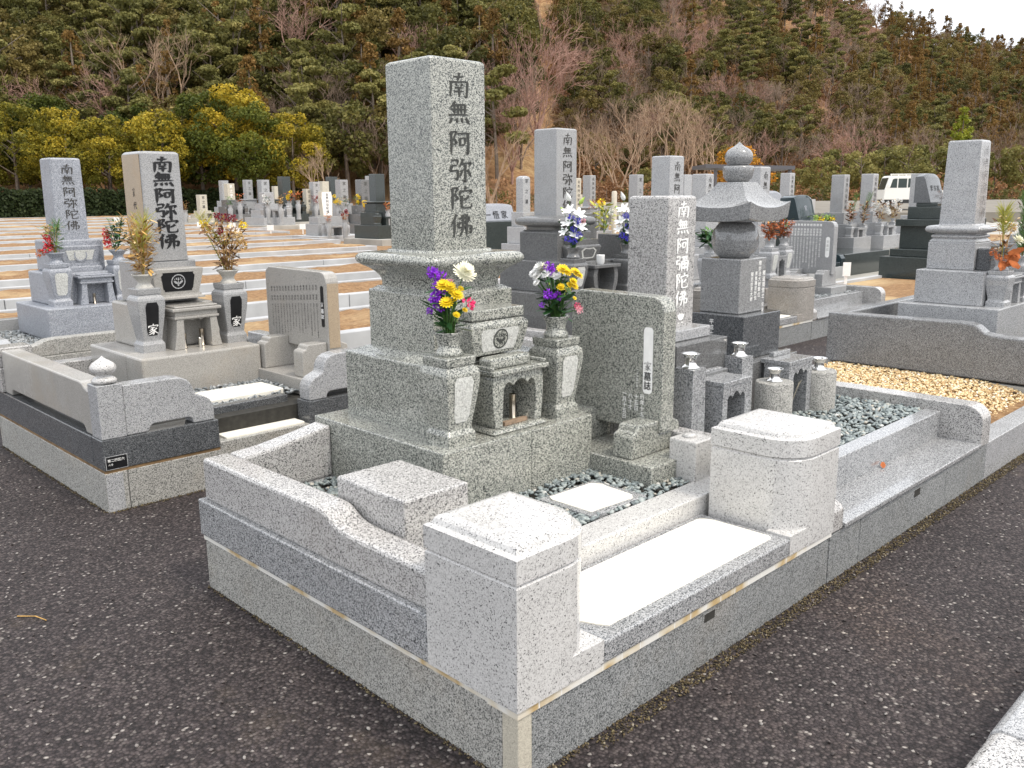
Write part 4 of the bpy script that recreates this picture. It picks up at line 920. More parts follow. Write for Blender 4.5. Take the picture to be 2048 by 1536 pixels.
flower_stand('grey stand with pine sprigs, farther right beside the incense table', 6.32,.70,.676,G_LIGHT,None,1.0,k=.80)
table_burner('grey incense table between the stands of the tall tapered grave', 5.95,6.23,.64,.78,.6765,.90,G_LIGHT)

# plot pair behind the path
E3 = dup(E1, (5.586,2.9,0), 'brownish enclosure with capped entrance posts, in the row behind the five ring tower')
def recolour(o, table):
    for c in o.children:
        if c.type == 'MESH' and c.data.materials and c.data.materials[0] in table:
            c.data = c.data.copy(); c.data.materials[0] = table[c.data.materials[0]]
        recolour(c, table)
recolour(E3, {G_WHITE: G_BROWN, G_WALL: G_BROWN})
E4 = dup(E2, (5.586,2.9,0), 'low stepped enclosure with rounded rail, beside the white written tablet')
struct('soil', MB().box(9.20,13.1,3.0,4.6,-.02,.16), SOIL)
struct('gravel_bed', MB().box(7.343,9.03,3.201,4.539,.1,.352), GROUT)
pebbles('gravel', 'grey pebbles around the foot of the white written tablet', [(7.35,9.02,3.21,4.0)], .356, .04, PEB_GREY, [], 17, 1.5)
t = thing('kerb_wall', 'pale concrete kerb around the brown soil with the small white sign', 'kerb', (9.2,2.9,0))
obj('kerb_stone', MB().box(9.17,13.1,2.905,3.0,-.02,.2), CONC, t); obj('kerb_stone', MB().box(9.17,13.1,4.6,4.7,-.02,.2), CONC, t)

def grave_gen(label, cx, yf, w_, d_, ztop, zb, mat, mat2=None, fr=.50, pillar_txt=None, ink=None, collar=False, vases=True, table=True, slab=True, wide=3.3, cap=None, kerb=None, name='gravestone', simple=False, txtchars='南無阿弥陀佛', ztop_style=.012):
    """a whole grave: kerb, base, tiers, pillar, stone vases and burner; cx = centre, yf = front of its pillar"""
    mat2 = mat2 or mat; H_ = ztop-zb; zp = zb+H_*(1-fr); cy = yf+d_/2
    t = thing(name, label, 'gravestone', (cx,cy,0 if kerb else zb))
    if kerb: obj('kerb', MB().box(cx-w_*wide*.72,cx+w_*wide*.72,yf-w_*3.2,yf+d_+w_*1.6,-.02,zb-.0006), kerb, t, .006)
    h1, h2, h3 = zb+H_*(1-fr)*.36, zb+H_*(1-fr)*.70, zp
    if slab: obj('base_slab', MB().box(cx-w_*wide/2,cx+w_*wide/2,yf-w_*1.7,yf+d_+w_*.9,zb,h1), mat2, t, .008)
    obj('lower_tier', MB().box(cx-w_*1.15,cx+w_*1.15,yf-w_*.75,yf+d_+w_*.6,h1+.0005 if slab else zb,h2), mat2, t, .008)
    obj('upper_tier', MB().box(cx-w_*.82,cx+w_*.82,yf-w_*.32,yf+d_+w_*.32,h2+.0005,h3-(.08 if collar else 0)), mat2, t, .008)
    if collar: collar_disc(cx,cy,h3-.0795,w_*1.02,mat2,t,.079)
    p = obj('pillar', pillar_mb(cx-w_/2,cx+w_/2,yf,yf+d_,zp+.0005,ztop,ztop_style), mat, t, .008)
    if ink:
        hh = ztop-zp; n = len(txtchars)
        if all(c in BRUSH for c in txtchars): brush_text(txtchars, (cx+w_*.03,yf,ztop-hh*.07), XP, ZP, min(w_*.42,hh*.86/n), hh*.88/n, ink, 'inscription', p, FRONT, 12)
        else: print_cols([(0,0,min(w_*.42,hh*.8/n),hh*.86/n,txtchars)], (cx,yf,ztop-hh*.08), XP, ZP, FRONT, ink, 'inscription', p)
    if vases:
        for s_ in (-1,1):
            x = cx+s_*w_*1.25; y = yf-w_*1.1
            b = obj('flower_vase', MB().sq(x,y,[(w_*.24,h1+.0005),(w_*.24,h1+w_*.15),(w_*.20,h1+w_*.2),(w_*.27,h1+w_*.75),(w_*.23,h1+w_*.85),(w_*.25,h1+w_*.87),(w_*.25,h1+w_*.97)]), mat2, t)
            obj('vase_cup', MB().lathe(x,y,[(w_*.18,h1+w_*.975),(w_*.12,h1+w_*1.06),(w_*.14,h1+w_*1.15),(w_*.22,h1+w_*1.27),(w_*.15,h1+w_*1.25)],14), mat2, b)
    if table:
        a = w_*.62; y0 = yf-w_*1.5; hh = w_*.85
        obj('incense_table', MB().box(cx-a,cx-a*.55,y0,y0+w_*.6,h1+.0005,h1+hh*.7).box(cx+a*.55,cx+a,y0,y0+w_*.6,h1+.0005,h1+hh*.7).box(cx-a*.55,cx+a*.55,y0+w_*.55,y0+w_*.6,h1+.0005,h1+hh*.7).box(cx-a*1.15,cx+a*1.15,y0-.02,y0+w_*.62,h1+hh*.7+.0005,h1+hh*.88), mat2, t)
    return t
grave_gen('plain grey gravestone with dark carved prayer, second behind the pale one with the white prayer', 6.43,4.05,.255,.235,1.915,.35,G_LIGHT,None,.50,ink=DRYINK,vases=False,table=False)
flower_stand('grey stand with a green leafy bouquet, behind the pale gravestone', 6.24,3.50,.60,G_LIGHT,None,1.05)
flower_stand('grey stand with a small red bouquet, hidden behind the five ring tower', 6.75,3.50,.60,G_LIGHT,None,1.05)
grave_gen('grey gravestone with dark carved prayer, right behind the five ring tower', 7.88,3.85,.228,.22,1.825,.35,G_LIGHT,None,.52,ink=DRYINK,vases=False,table=False)
flower_stand('grey stand with a rust orange bouquet, left of the tablet with white writing', 7.55,3.57,.60,G_LIGHT,CARVED,1.05)
flower_stand('grey stand with a rust orange bouquet, touching the tablet with white writing', 7.96,3.62,.60,G_LIGHT,CARVED,1.05)
arch_burner('grey incense burner between the two rust orange bouquets', 7.66,7.86,3.52,3.68,.60,.84)
T3_, TS3 = tablet('grey tablet covered in rows of white writing with a white strip', 8.62,3.34,4.02,.58,1.20,G_GREY,(3.36,3.7),.45,.36,.10)
cols = []
for i in range(12):
    yy = .17+.040*i
    cols.append((-yy,.03,.032,.034,'釋')); cols.append((-yy,.085,.030,.031,''.join(r.choice('妙淨道宗法信') for _ in range(3))))
    cols.append((-yy,.19,.021,.0235,''.join(r.choice('昭和平成年月日十二三四五六七') for _ in range(r.randint(10,17)))))
print_cols(cols, (8.62,3.34,1.20), YM, ZP, LEFTN, WHITEP, 'lettering', TS3)
obj('name_strip', MB().prism(plaque_poly(3.385,3.435,.78,1.02,.016),'x',8.6185,8.6199), WHITEP, TS3)
print_cols([(0,0,.035,.045,'家墓誌')], (8.6184,3.41,.98), YM, ZP, LEFTN, CARVED, 'lettering', TS3)

def graves_row():
    k = G_KERB
    grave_gen('narrow grey gravestone with sharp dark carving, left of the grave with five rings', 11.62,7.0,.235,.28,1.86,.40,G_LIGHT,None,.50,ink=DRYINK,kerb=k,vases=False,table=False)
    grave_gen('slim pale gravestone next to the roofed shelter beam', 19.7,9.8,.26,.265,2.04,.45,G_LIGHT,None,.5,ink=DRYINK,kerb=k)
    grave_gen('grey gravestone with pine sprigs, left of the white truck', 16.75,7.0,.25,.28,1.905,.36,G_GREY,None,.50,ink=DRYINK,kerb=k)
    grave_gen('light grey gravestone with white cotton flowers, just before the white truck', 17.92,6.9,.27,.265,1.935,.36,G_LIGHT,None,.50,ink=DRYINK,kerb=k)
    grave_gen('grey gravestone with a pyramid top and a yellow bouquet, left of the cushion collar', 10.18,9.9,.19,.18,1.872,.36,G_LIGHT,None,.42,ink=INK,kerb=G_GREY,ztop_style=.05,txtchars='家之墓')
    grave_gen('grey square gravestone on a dark collar, right of the cushion collar', 15.35,12.7,.20,.245,1.995,.36,G_GREY,None,.45,ink=DRYINK,kerb=k,collar=True)
    grave_gen('small white gravestone half hidden behind the carved prayer of the cushion collar', 17.0,14.6,.22,.24,1.98,.36,G_BEIGE,None,.5,ink=DRYINK,kerb=k,vases=False)
    grave_gen('dull grey gravestone standing alone before the bare trees', 13.6,9.95,.21,.225,1.935,.36,G_GREY,None,.5,ink=DRYINK,kerb=k,txtchars='家之墓')
    grave_gen('tan gravestone behind the narrow sharply carved one', 12.9,8.3,.25,.25,1.89,.40,G_LIGHT,None,.5,kerb=k,vases=False,table=False)
    grave_gen('pale broad gravestone partly hidden by the dark modern stone', 19.85,6.55,.36,.30,1.955,.40,G_LIGHT,None,.6,kerb=k,vases=False,table=False)
graves_row()
def modern(label, cx, yf, w_, d_, z0, z1, mat, base, txt=None, ink=None, tiers=()):
    t = thing('modern_gravestone', label, 'gravestone', (cx,yf+d_/2,0))
    for i,(hw,y0,y1,a,b_) in enumerate(tiers): obj('tier', MB().box(cx-hw,cx+hw,y0,y1,a,b_-.0005), base, t, .010)
    sh = [(yf-.02,z0),(yf+.10,z1-.05),(yf+.13,z1),(yf+d_,z1-.01),(yf+d_,z0)]
    n = 10; mb = MB(); A = []
    for i in range(n+1):
        u = -1+2*i/n; A.append((cx+u*w_/2, 1-.10*abs(u)**3))
    rings = []
    for x,fz in A: rings.append([(x,y,z0+(z-z0)*(fz if z > z0+.01 else 1)) for y,z in sh])
    mb.loft(rings); s_ = obj('slab', mb, mat, t, .012)
    if txt:
        up = Vector((0,.12,z1-.05-z0)).normalized(); nn = Vector((0,-up.z,up.y))
        c = Vector((cx, yf-.02, z0))+up*((z1-z0)*.62)+nn*.004
        mb = MB()
        q = obj('inscription', MB(), ink, s_) if False else None
        L = len(txt)
        for i,ch in enumerate(txt):
            pass
        print_cols([((i-(L-1)/2)*w_*.22,0,w_*.17,.1,ch) for i,ch in enumerate(txt)], tuple(c), XP, tuple(up), tuple(nn), ink, 'inscription', s_)
    return t
modern('dark modern gravestone with a rounded pale face on stepped black tiers, near the white truck', 14.30,4.28,.62,.26,1.36,1.84,G_DKERB,G_BLACK,'藤井家',INK,[(1.0,2.95,4.75,-.02,.50),(.86,3.35,4.65,.50,.62),(.62,3.75,4.6,.62,.985),(.72,3.7,4.65,.985,1.10),(.50,3.95,4.55,1.10,1.30),(.30,4.15,4.5,1.30,1.36)])
modern('black slanted modern gravestone reflecting blue sky, above the tablet with white writing', 15.5,7.2,.70,.42,.98,1.50,G_NAVY,G_BLACK,'家',G_BLUE,[(1.0,5.9,7.7,-.02,.42),(.7,6.9,7.65,.42,.98)])
modern('pale blue round topped modern gravestone, behind the five ring tower', 18.2,9.4,.85,.40,.95,1.60,G_BLUE,G_GREY,'心',INK,[(1.0,8.8,9.9,-.02,.40),(.6,9.2,9.85,.40,.95)])
t = thing('grave_enclosure', 'glossy black low stepped enclosure beside the tablet with white writing', 'grave enclosure', (13.2,5.8,0))
obj('foundation_kerb', MB().box(12.2,14.4,5.8,7.5,-.02,.22), CONC, t, .006)
obj('side_wall', MB().prism([(5.82,.2205),(5.82,.36),(5.86,.42),(5.95,.45),(7.45,.45),(7.45,.2205)],'x',14.2,14.36), G_NAVY, t, .01)
obj('step', MB().box(12.3,14.19,5.83,6.1,.2205,.30), G_NAVY, t, .01); obj('riser', MB().box(12.3,14.19,6.101,6.3,.2205,.40), G_NAVY, t, .01)
modern('blue grey slanted modern gravestone with dark letters, right behind the tallest grave', 12.3,12.9,1.15,.5,.98,1.36,G_BLUE,G_BLACK,'一悟家',INK,[(1.0,11.7,13.6,-.02,.36),(.8,12.6,13.5,.36,.98)])
grave_gen('square grey gravestone with tiny white crosses, cut by the right picture edge', 19.6,3.6,.62,.3,1.52,.5,G_GREY,None,.55,kerb=G_GREY,vases=False,table=False,wide=2.0,ztop_style=.06)
t = thing('stone_steps', 'block of pale concrete steps between two grey gravestones', 'steps', (26,13,0))
for i in range(4): obj('step', MB().box(24.6+i*.28,26.6,12.6,13.6,-.02 if i == 0 else .45+i*.3-.3+.001,.45+i*.3), CONC, t)
t = thing('white_monument', 'stepped white stone monument beside a pale post, far behind the white lilies', 'monument', (20.5,17.5,0))
obj('body', MB().box(19.6,20.9,17.2,18.0,-.02,1.02), G_BEIGE, t, .01); obj('block', MB().box(19.3,20.3,17.3,17.9,1.021,1.55), G_BEIGE, t, .01); obj('block', MB().box(20.301,20.8,17.3,17.9,1.021,1.32), G_BEIGE, t, .01)
o = prop(obj('boundary_post', MB().lathe(21.9,17.3,[(.09,-.02),(.09,1.62),(.06,1.66)],12), G_BEIGE, None, 0, (21.9,17.3,0)), 'pale round post standing among the distant graves', 'post')

# ---- back left group of graves, on the far side of the empty plots
FH = Vector((math.sin(YAW), math.cos(YAW), 0)); RH = Vector((math.cos(YAW), -math.sin(YAW), 0))
def uv(px, d):
    """ground point seen in the direction of photo column px, d metres ahead"""
    return CAM.x+FH.x*d+RH.x*d*(px-1024)/1800, CAM.y+FH.y*d+RH.y*d*(px-1024)/1800
def zat(py, d): return CAM.z-d*math.tan(math.atan((py-768)/1759.68)+PITCH)
def far_grave(label, px, top, base, wpx, d, mat, mat2=None, fr=.5, ink=None, txt='家之墓', **kw):
    x, y = uv(px, d); w_ = wpx*d/1760/1.05; zt = zat(top, d); zb = max(zat(base, d), .12)
    kw.setdefault('kerb', CONC2)
    return grave_gen(label, x, y, w_*.72, w_*.72, zt, zb, mat, mat2, fr, ink=ink, txtchars=txt, **kw)
far_grave('small cream gravestone with black letters, leftmost of the distant graves', 409,385,440,22,50,G_BEIGE,None,.58,INK,vases=False)
far_grave('tall light gravestone with white letters on dark steps, in the distant row', 466,363,440,22,47,G_BEIGE,G_DGREY,.42,WHITEP)
far_grave('light gravestone just behind the one with white letters', 455,357,438,20,53,G_LIGHT,None,.5)
far_grave('grey slim gravestone with a collar, in the middle of the distant row', 503,356,440,20,52,G_GREY,None,.45,DRYINK,collar=True)
far_grave('lilac grey gravestone standing tall in the distant row', 535,356,440,25,52,G_LIGHT,None,.55,DRYINK)
far_grave('broad low pale grave with two stone vases, before the lilac grey one', 541,381,446,30,44,G_LIGHT,None,.35,vases=True)
far_grave('short white gravestone left of the dark green one', 557,369,436,15,54,G_BEIGE,None,.5,vases=False)
far_grave('dark green polished gravestone with orange flowers, distant', 577,350,440,26,49,G_BLACK,None,.5,None)
far_grave('small pale gravestone beside a black tablet, distant', 621,375,440,19,50,G_BEIGE,None,.5,DRYINK)
far_grave('pale gravestone left of the leaning white one', 637,361,440,22,50,G_LIGHT,None,.55,DRYINK)
far_grave('cream gravestone right behind the leaning white one', 655,360,440,22,55,G_BEIGE,None,.55)
far_grave('charcoal gravestone behind the grey one with yellow flowers', 672,351,440,24,56,G_BLACK,None,.5)
far_grave('grey gravestone with a round crest block and yellow flowers', 692,357,462,26,36,G_GREY,None,.45,DRYINK)
far_grave('dark slate gravestone with an orange bouquet', 735,357,464,30,35,G_DGREY,None,.48,CARVED_D)
far_grave('black green gravestone with a collar, nearest the tallest grave', 764,346,474,32,29,G_BLACK,None,.42,None,collar=True)
far_grave('pale green gravestone behind the black green one', 748,350,470,20,42,G_LIGHT,None,.5)
def white_leaning():
    x, y = uv(655,31.5)
    t = thing('gravestone', 'white leaning gravestone with black brushed letters on a grey block', 'gravestone', (x,y,0))
    w_ = .44
    obj('kerb', MB().box(x-.95,x+1.15,y-.9,y+.9,-.02,.22), CONC, t, .01)
    obj('base_slab', MB().box(x-.62,x+.62,y-.35,y+.45,.2205,.62), G_GREY, t, .01)
    obj('lower_tier', MB().box(x-.5,x+.5,y-.2,y+.4,.6205,.86), G_GREY, t, .01)
    s_ = obj('slab', MB().prism([(x-w_/2+.03,.8605),(x+w_/2-.03,.8605),(x+w_/2+.01,1.5),(x+w_/2-.04,1.72),(x-w_/2,1.72),(x-w_/2-.02,1.5)],'y',y-.05,y+.15), G_BEIGE, t, .01)
    obj('face', MB().prism([(x-w_/2+.05,.90),(x+w_/2-.05,.90),(x+w_/2-.02,1.5),(x+w_/2-.06,1.70),(x-w_/2+.02,1.70),(x-w_/2,1.5)],'y',y-.0525,y-.0501), WHITEP, s_)
    brush_text('南無阿弥陀佛', (x,y-.053,1.67), XP, ZP, .115, .118, INK, 'inscription', s_, FRONT, 12)
    for q in (-.55,.42): obj('flower_vase', MB().lathe(x+q,y-.6,[(.07,.2205),(.06,.27),(.09,.42),(.08,.55),(.05,.58),(.08,.66)],14), G_GREY, t)
    obj('incense_table', MB().box(x-.38,x-.22,y-.7,y-.4,.2205,.5).box(x+.12,x+.28,y-.7,y-.4,.2205,.5).box(x-.42,x+.32,y-.72,y-.38,.5005,.56), G_GREY, t)
white_leaning()

# ---- empty plots: kerbs, soil and pale paths
ORD = ['nearest','second','third','fourth','fifth','sixth','seventh','eighth','ninth','tenth','eleventh','twelfth','thirteenth','fourteenth','fifteenth','sixteenth','seventeenth','eighteenth','nineteenth','twentieth','twenty-first','twenty-second','twenty-third']
i0 = 0
pth = MB(); pth.box(-6, 60, 7.62, 84, -.05, .012).box(2.3, 30, 4.72, 7.60, -.05, .010)
struct('path', pth, CONC2)
ROWS = [5.8,8.75,11.65,14.8,18.5,22.4,26.3,30.4,34.9,39.8,45,51,58,66,75]
for k, (y, yn) in enumerate(zip(ROWS, ROWS[1:])):
    D_ = (yn-y)*.60; xa = 2.36 if k == 0 else -5.0; xe = 9.4 if k == 0 else 9.6+(y-9)*.37
    t = thing('plot_kerb', f'pale concrete kerb frame of an empty brown plot, {ORD[i0]} from the front', 'kerb', (xe/2,y,0), 'kerb frames of the empty plots'); i0 += 1
    xs = [xa]
    while xs[-1] < xe: xs.append(xs[-1]+3.5)
    xs[-1] = xe
    rr_ = random.Random(k); jg = [rr_.uniform(-.006,.006) for _ in xs]
    fr_ = MB(); bk = MB()
    for i,(a, b_) in enumerate(zip(xs, xs[1:])):
        fr_.box(a+.004,b_-.004,y+jg[i],y+.17+jg[i],-.02,.215+jg[i]*.6); bk.box(a+.004,b_-.004,y+D_-.14-jg[i],y+D_-jg[i],-.02,.215-jg[i]*.5)
    obj('kerb_stone', fr_, CONC, t, .01); obj('kerb_stone', bk, CONC, t, .01)
    obj('end_kerb', MB().box(xe-.15,xe,y+.18,y+D_-.15,-.02,.213), CONC, t, .01)
    n = 90; m_ = 9; sm = MB(); V = []
    for j in range(m_+1):
        for i in range(n+1):
            xx = xa+(xe-.16-xa)*i/n; yy = y+.165+(D_-.30)*j/m_; e_ = 0 if j in (0,m_) else 1
            V.append((xx,yy,.178+rr_.uniform(-.012,.022)+.012*math.sin(xx*1.3+k)+.022*e_*(1+.6*math.sin(xx*.5+2*k))))
    sm.add(V, [(j*(n+1)+i, j*(n+1)+i+1, (j+1)*(n+1)+i+1, (j+1)*(n+1)+i) for j in range(m_) for i in range(n)], 0, True)
    s_ = obj('soil', sm, SOIL, None, 0, (0,0,0)); s_['kind'] = 'structure'
# the rows carry on to the right between the graves as gravelled ground
struct('soil', MB().box(9.7,34,7.72,40,-.03,.03), SOIL)

def sign(label, px, py, d, wpx=10):
    x, y = uv(px, d); z = zat(py, d); h = .20*1.0; w_ = wpx*d/1760
    t = thing('plot_sign', label, 'sign', (x,y,.12))
    mb = MB(); ux, uy = RH.x, RH.y
    def q(u, z_, off): return (x+ux*u-FH.x*off, y+uy*u-FH.y*off, z_)
    zb = .12
    obj('stake', MB().add([q(-.02,zb,0),q(.02,zb,0),q(.02,z,0),q(-.02,z,0),q(-.02,zb,.02),q(.02,zb,.02),q(.02,z,.02),q(-.02,z,.02)],[(0,1,2,3),(7,6,5,4),(0,4,5,1),(1,5,6,2),(2,6,7,3),(3,7,4,0)]), WHITEP, t)
    obj('board', MB().add([q(-w_/2,z-.10,.021),q(w_/2,z-.10,.021),q(w_/2,z+.10,.021),q(-w_/2,z+.10,.021),q(-w_/2,z-.10,.035),q(w_/2,z-.10,.035),q(w_/2,z+.10,.035),q(-w_/2,z+.10,.035)],[(0,1,2,3),(7,6,5,4),(0,4,5,1),(1,5,6,2),(2,6,7,3),(3,7,4,0)]), WHITEP, t)
sign('blank white sign between the two left gravestones', 233,433,46,13)
sign('blank white sign in front of the small cream gravestone', 399,444,38,12)
sign('upper of two blank white signs that overlap in the empty plots', 464,447,36,12)
sign('lower of two blank white signs that overlap in the empty plots', 470,455,32,13)
sign('blank white sign before the broad low pale grave', 540,452,33,13)
sign('blank white sign left of the leaning white gravestone', 605,450,34,12)
sign('white sign leaning in the brown soil beside the tablet with white writing', 1706,543,13,15)

# ---- far right: road bank, shelter beam and truck
bank = MB()
def raised(px0, px1, d0, d1, z):
    a, b_, c, d = uv(px0,d0), uv(px1,d0), uv(px1,d1), uv(px0,d1)
    return MB().add([(*a,-.3),(*b_,-.3),(*c,-.3),(*d,-.3),(*a,z),(*b_,z),(*c,z+.5),(*d,z+.5)],[(0,3,2,1),(4,5,6,7),(0,1,5,4),(1,2,6,5),(2,3,7,6),(3,0,4,7)])
struct('road', raised(1130,2600,47,66,.52), flat('dull_road', (.20,.18,.15), .9, .2, 1.0))
def truck():
    d = 50; x0, y0 = uv(1771,d); z0 = .62
    ux, uy = RH.x*.99-FH.x*.12, RH.y*.99-FH.y*.12                      # the truck's length runs to the right of the picture
    L = math.hypot(ux,uy); ux/=L; uy/=L; vx, vy = -uy, ux
    t = thing('truck', 'small white pickup truck parked behind the graves', 'truck', (x0,y0,z0))
    WHT = flat('truck_white', (.82,.80,.74), .35, .03); GL = flat('dark_window_glass', (.03,.045,.04), .08, .1); TY = flat('tyre_rubber', (.02,.02,.02), .8); MT = flat('dark_plastic', (.05,.05,.05), .6)
    def T(p): return (x0+ux*p[0]+vx*p[1], y0+uy*p[0]+vy*p[1], z0+p[2])
    def pr(name, poly, a, b_, mat, par=t, bev=.015):
        mb = MB().prism(poly,'y',a,b_); mb.v = [T(p) for p in mb.v]; return obj(name, mb, mat, par, bev)
    cab = [(.0,.55),(.02,1.05),(.22,1.78),(.34,1.86),(1.5,1.86),(1.55,1.80),(1.55,.55)]
    bd = pr('cab', cab, 0, 1.42, WHT, t, .03)
    pr('side_window', [(.30,1.20),(.42,1.66),(.52,1.70),(.66,1.70),(.66,1.20)], -.006, 0, GL, bd, .002)
    pr('side_window', [(.72,1.20),(.72,1.70),(1.18,1.70),(1.18,1.20)], -.006, 0, GL, bd, .002)
    pr('rear_window', [(1.24,1.20),(1.24,1.70),(1.48,1.70),(1.48,1.25)], -.006, 0, GL, bd, .002)
    pr('windscreen', [(.035,1.10),(.215,1.72),(.205,1.74),(.018,1.11)], .1, 1.32, GL, bd, .0)
    pr('roof_rack', [(.28,1.90),(.28,1.96),(1.6,1.96),(1.6,1.90)], .03, .07, WHT, bd, .0)
    for q in (.3,.7,1.1,1.5): pr('rack_post', [(q,1.861),(q,1.90),(q+.04,1.90),(q+.04,1.861)], .03, .07, WHT, bd, 0)
    pr('cargo_bed', [(1.56,.60),(1.56,1.05),(3.3,1.05),(3.3,.60)], -.01, 1.43, WHT, t, .01)
    pr('chassis', [(.1,.36),(.1,.549),(3.25,.549),(3.25,.36)], .08, 1.34, MT, t, 0)
    for qx in (.62,2.62):
        for qy in (.02,1.25):
            mb = MB(); n = 18; A = [[(qx+r_*math.cos(2*PI*i/n), qy+yy, .27+r_*math.sin(2*PI*i/n)) for i in range(n)] for r_,yy in ((.24,0),(.27,.02),(.27,.13),(.24,.15))]
            mb.loft(A, smooth=False); mb.v = [T(p) for p in mb.v]; wh = obj('wheel', mb, TY, t)
            m2 = MB().loft([[(qx+.16*math.cos(2*PI*i/n), qy-.006, .27+.16*math.sin(2*PI*i/n)) for i in range(n)],[(qx+.15*math.cos(2*PI*i/n), qy-.01, .27+.15*math.sin(2*PI*i/n)) for i in range(n)]]); m2.v = [T(p) for p in m2.v]; obj('rim', m2, STEEL, wh)
    pr('mirror', [(.16,1.22),(.16,1.38),(.24,1.38),(.24,1.22)], -.16, -.10, WHT, bd, .01)
truck()
def shelter():
    d = 40; t = thing('shelter', 'flat dark roofed open shelter behind the five ring tower', 'shelter', (*uv(1500,d),0))
    DK = flat('dark_roof_metal', (.10,.10,.11), .5)
    A = [uv(1412,d), uv(1590,d)]
    for name, z0_, z1_, off0, off1 in (('roof', 2.62, 2.78, 0, 3.0),):
        a, b_ = A; c = (b_[0]+FH.x*off1, b_[1]+FH.y*off1); e = (a[0]+FH.x*off1, a[1]+FH.y*off1)
        zz = 2.68
        obj(name, MB().add([(*a,zz),(*b_,zz-.10),(*c,zz-.10),(*e,zz),(*a,zz+.16),(*b_,zz+.06),(*c,zz+.06),(*e,zz+.16)],[(0,3,2,1),(4,5,6,7),(0,1,5,4),(1,2,6,5),(2,3,7,6),(3,0,4,7)]), DK, t)
    for px in (1432,1580):
        for o_ in (.15,2.7):
            x, y = uv(px,d+o_); obj('post', MB().box(x-.06,x+.06,y-.06,y+.06,-.02,2.58), DK, t)
shelter()
def opposite():
    t = thing('kerb_wall', 'pale granite kerb end at the bottom right picture corner', 'kerb', (1.0,-1.15,0))
    obj('kerb_stone', MB().prism([(-1.5,-.02),(-1.5,.30),(-.925,.30),(-.905,.285),(-.895,.25),(-.80,-.02)],'x',.66,2.6), G_LIGHT, t, .01)
    obj('kerb_end', MB().prism([(-1.5,-.02),(-1.5,.297),(-.927,.297),(-.908,.283),(-.898,.25),(-.803,-.02)],'x',.40,.6585), G_WALL, t, .008)
opposite()
# ================================================================ flowers
def leafmat(name, c, rough=0.55, var=0.25, sc=25):
    return flat(name, c, rough, var, sc, 0, .35)
M_STEM = leafmat("flower_stem_green", (.07,.16,.035)); M_LEAF = leafmat("dark_flower_leaf", (.025,.085,.022)); M_LEAF2 = leafmat("wilted_leaf", (.20,.24,.10))
M_PURP = leafmat("purple_petal", (.29,.035,.62)); M_YEL = leafmat("yellow_petal", (.88,.60,.015)); M_CRM = leafmat("cream_petal", (.88,.82,.62)); M_WHT = leafmat("white_petal", (.86,.86,.80)); M_PNK = leafmat("pink_red_petal", (.85,.06,.20)); M_ROSE = leafmat("pale_pink_petal", (.88,.40,.45))
M_BLUE = leafmat("blue_petal", (.10,.08,.60)); M_STRAW = leafmat("dried_straw", (.48,.29,.09), .8, .35); M_STRAW2 = leafmat("dried_pale_leaf", (.62,.45,.22), .8, .3); M_RUST = leafmat("rust_orange_leaf", (.46,.13,.035), .7, .35); M_RED = leafmat("dark_red_bloom", (.22,.015,.03), .7); M_BERRY = leafmat("red_berry", (.60,.03,.04), .35); M_PINE = leafmat("pine_needle_green", (.10,.19,.045), .6); M_PINE2 = leafmat("pine_needle_yellow", (.38,.37,.06), .6); M_BROWN = leafmat("dried_brown_leaf", (.16,.08,.035), .8, .4); M_LGRN = leafmat("fresh_bud_green", (.40,.55,.10))
def frame_of(ax):
    ax = Vector(ax).normalized(); a = ax.orthogonal().normalized(); return ax, a, ax.cross(a)
def petal(mb, c, d, up, L, W, curl, rr):
    """one petal from c along d, curling towards up"""
    s_ = d.cross(up).normalized()*W*.5; c = Vector(c)
    p1 = c+d*L*.5+up*curl*L*.18; p2 = c+d*L+up*curl*L*.55
    mb.add([tuple(c-s_*.35),tuple(c+s_*.35),tuple(p1+s_),tuple(p1-s_),tuple(p2+s_*.45),tuple(p2-s_*.45)],[(0,1,2,3),(3,2,4,5)],0,True)
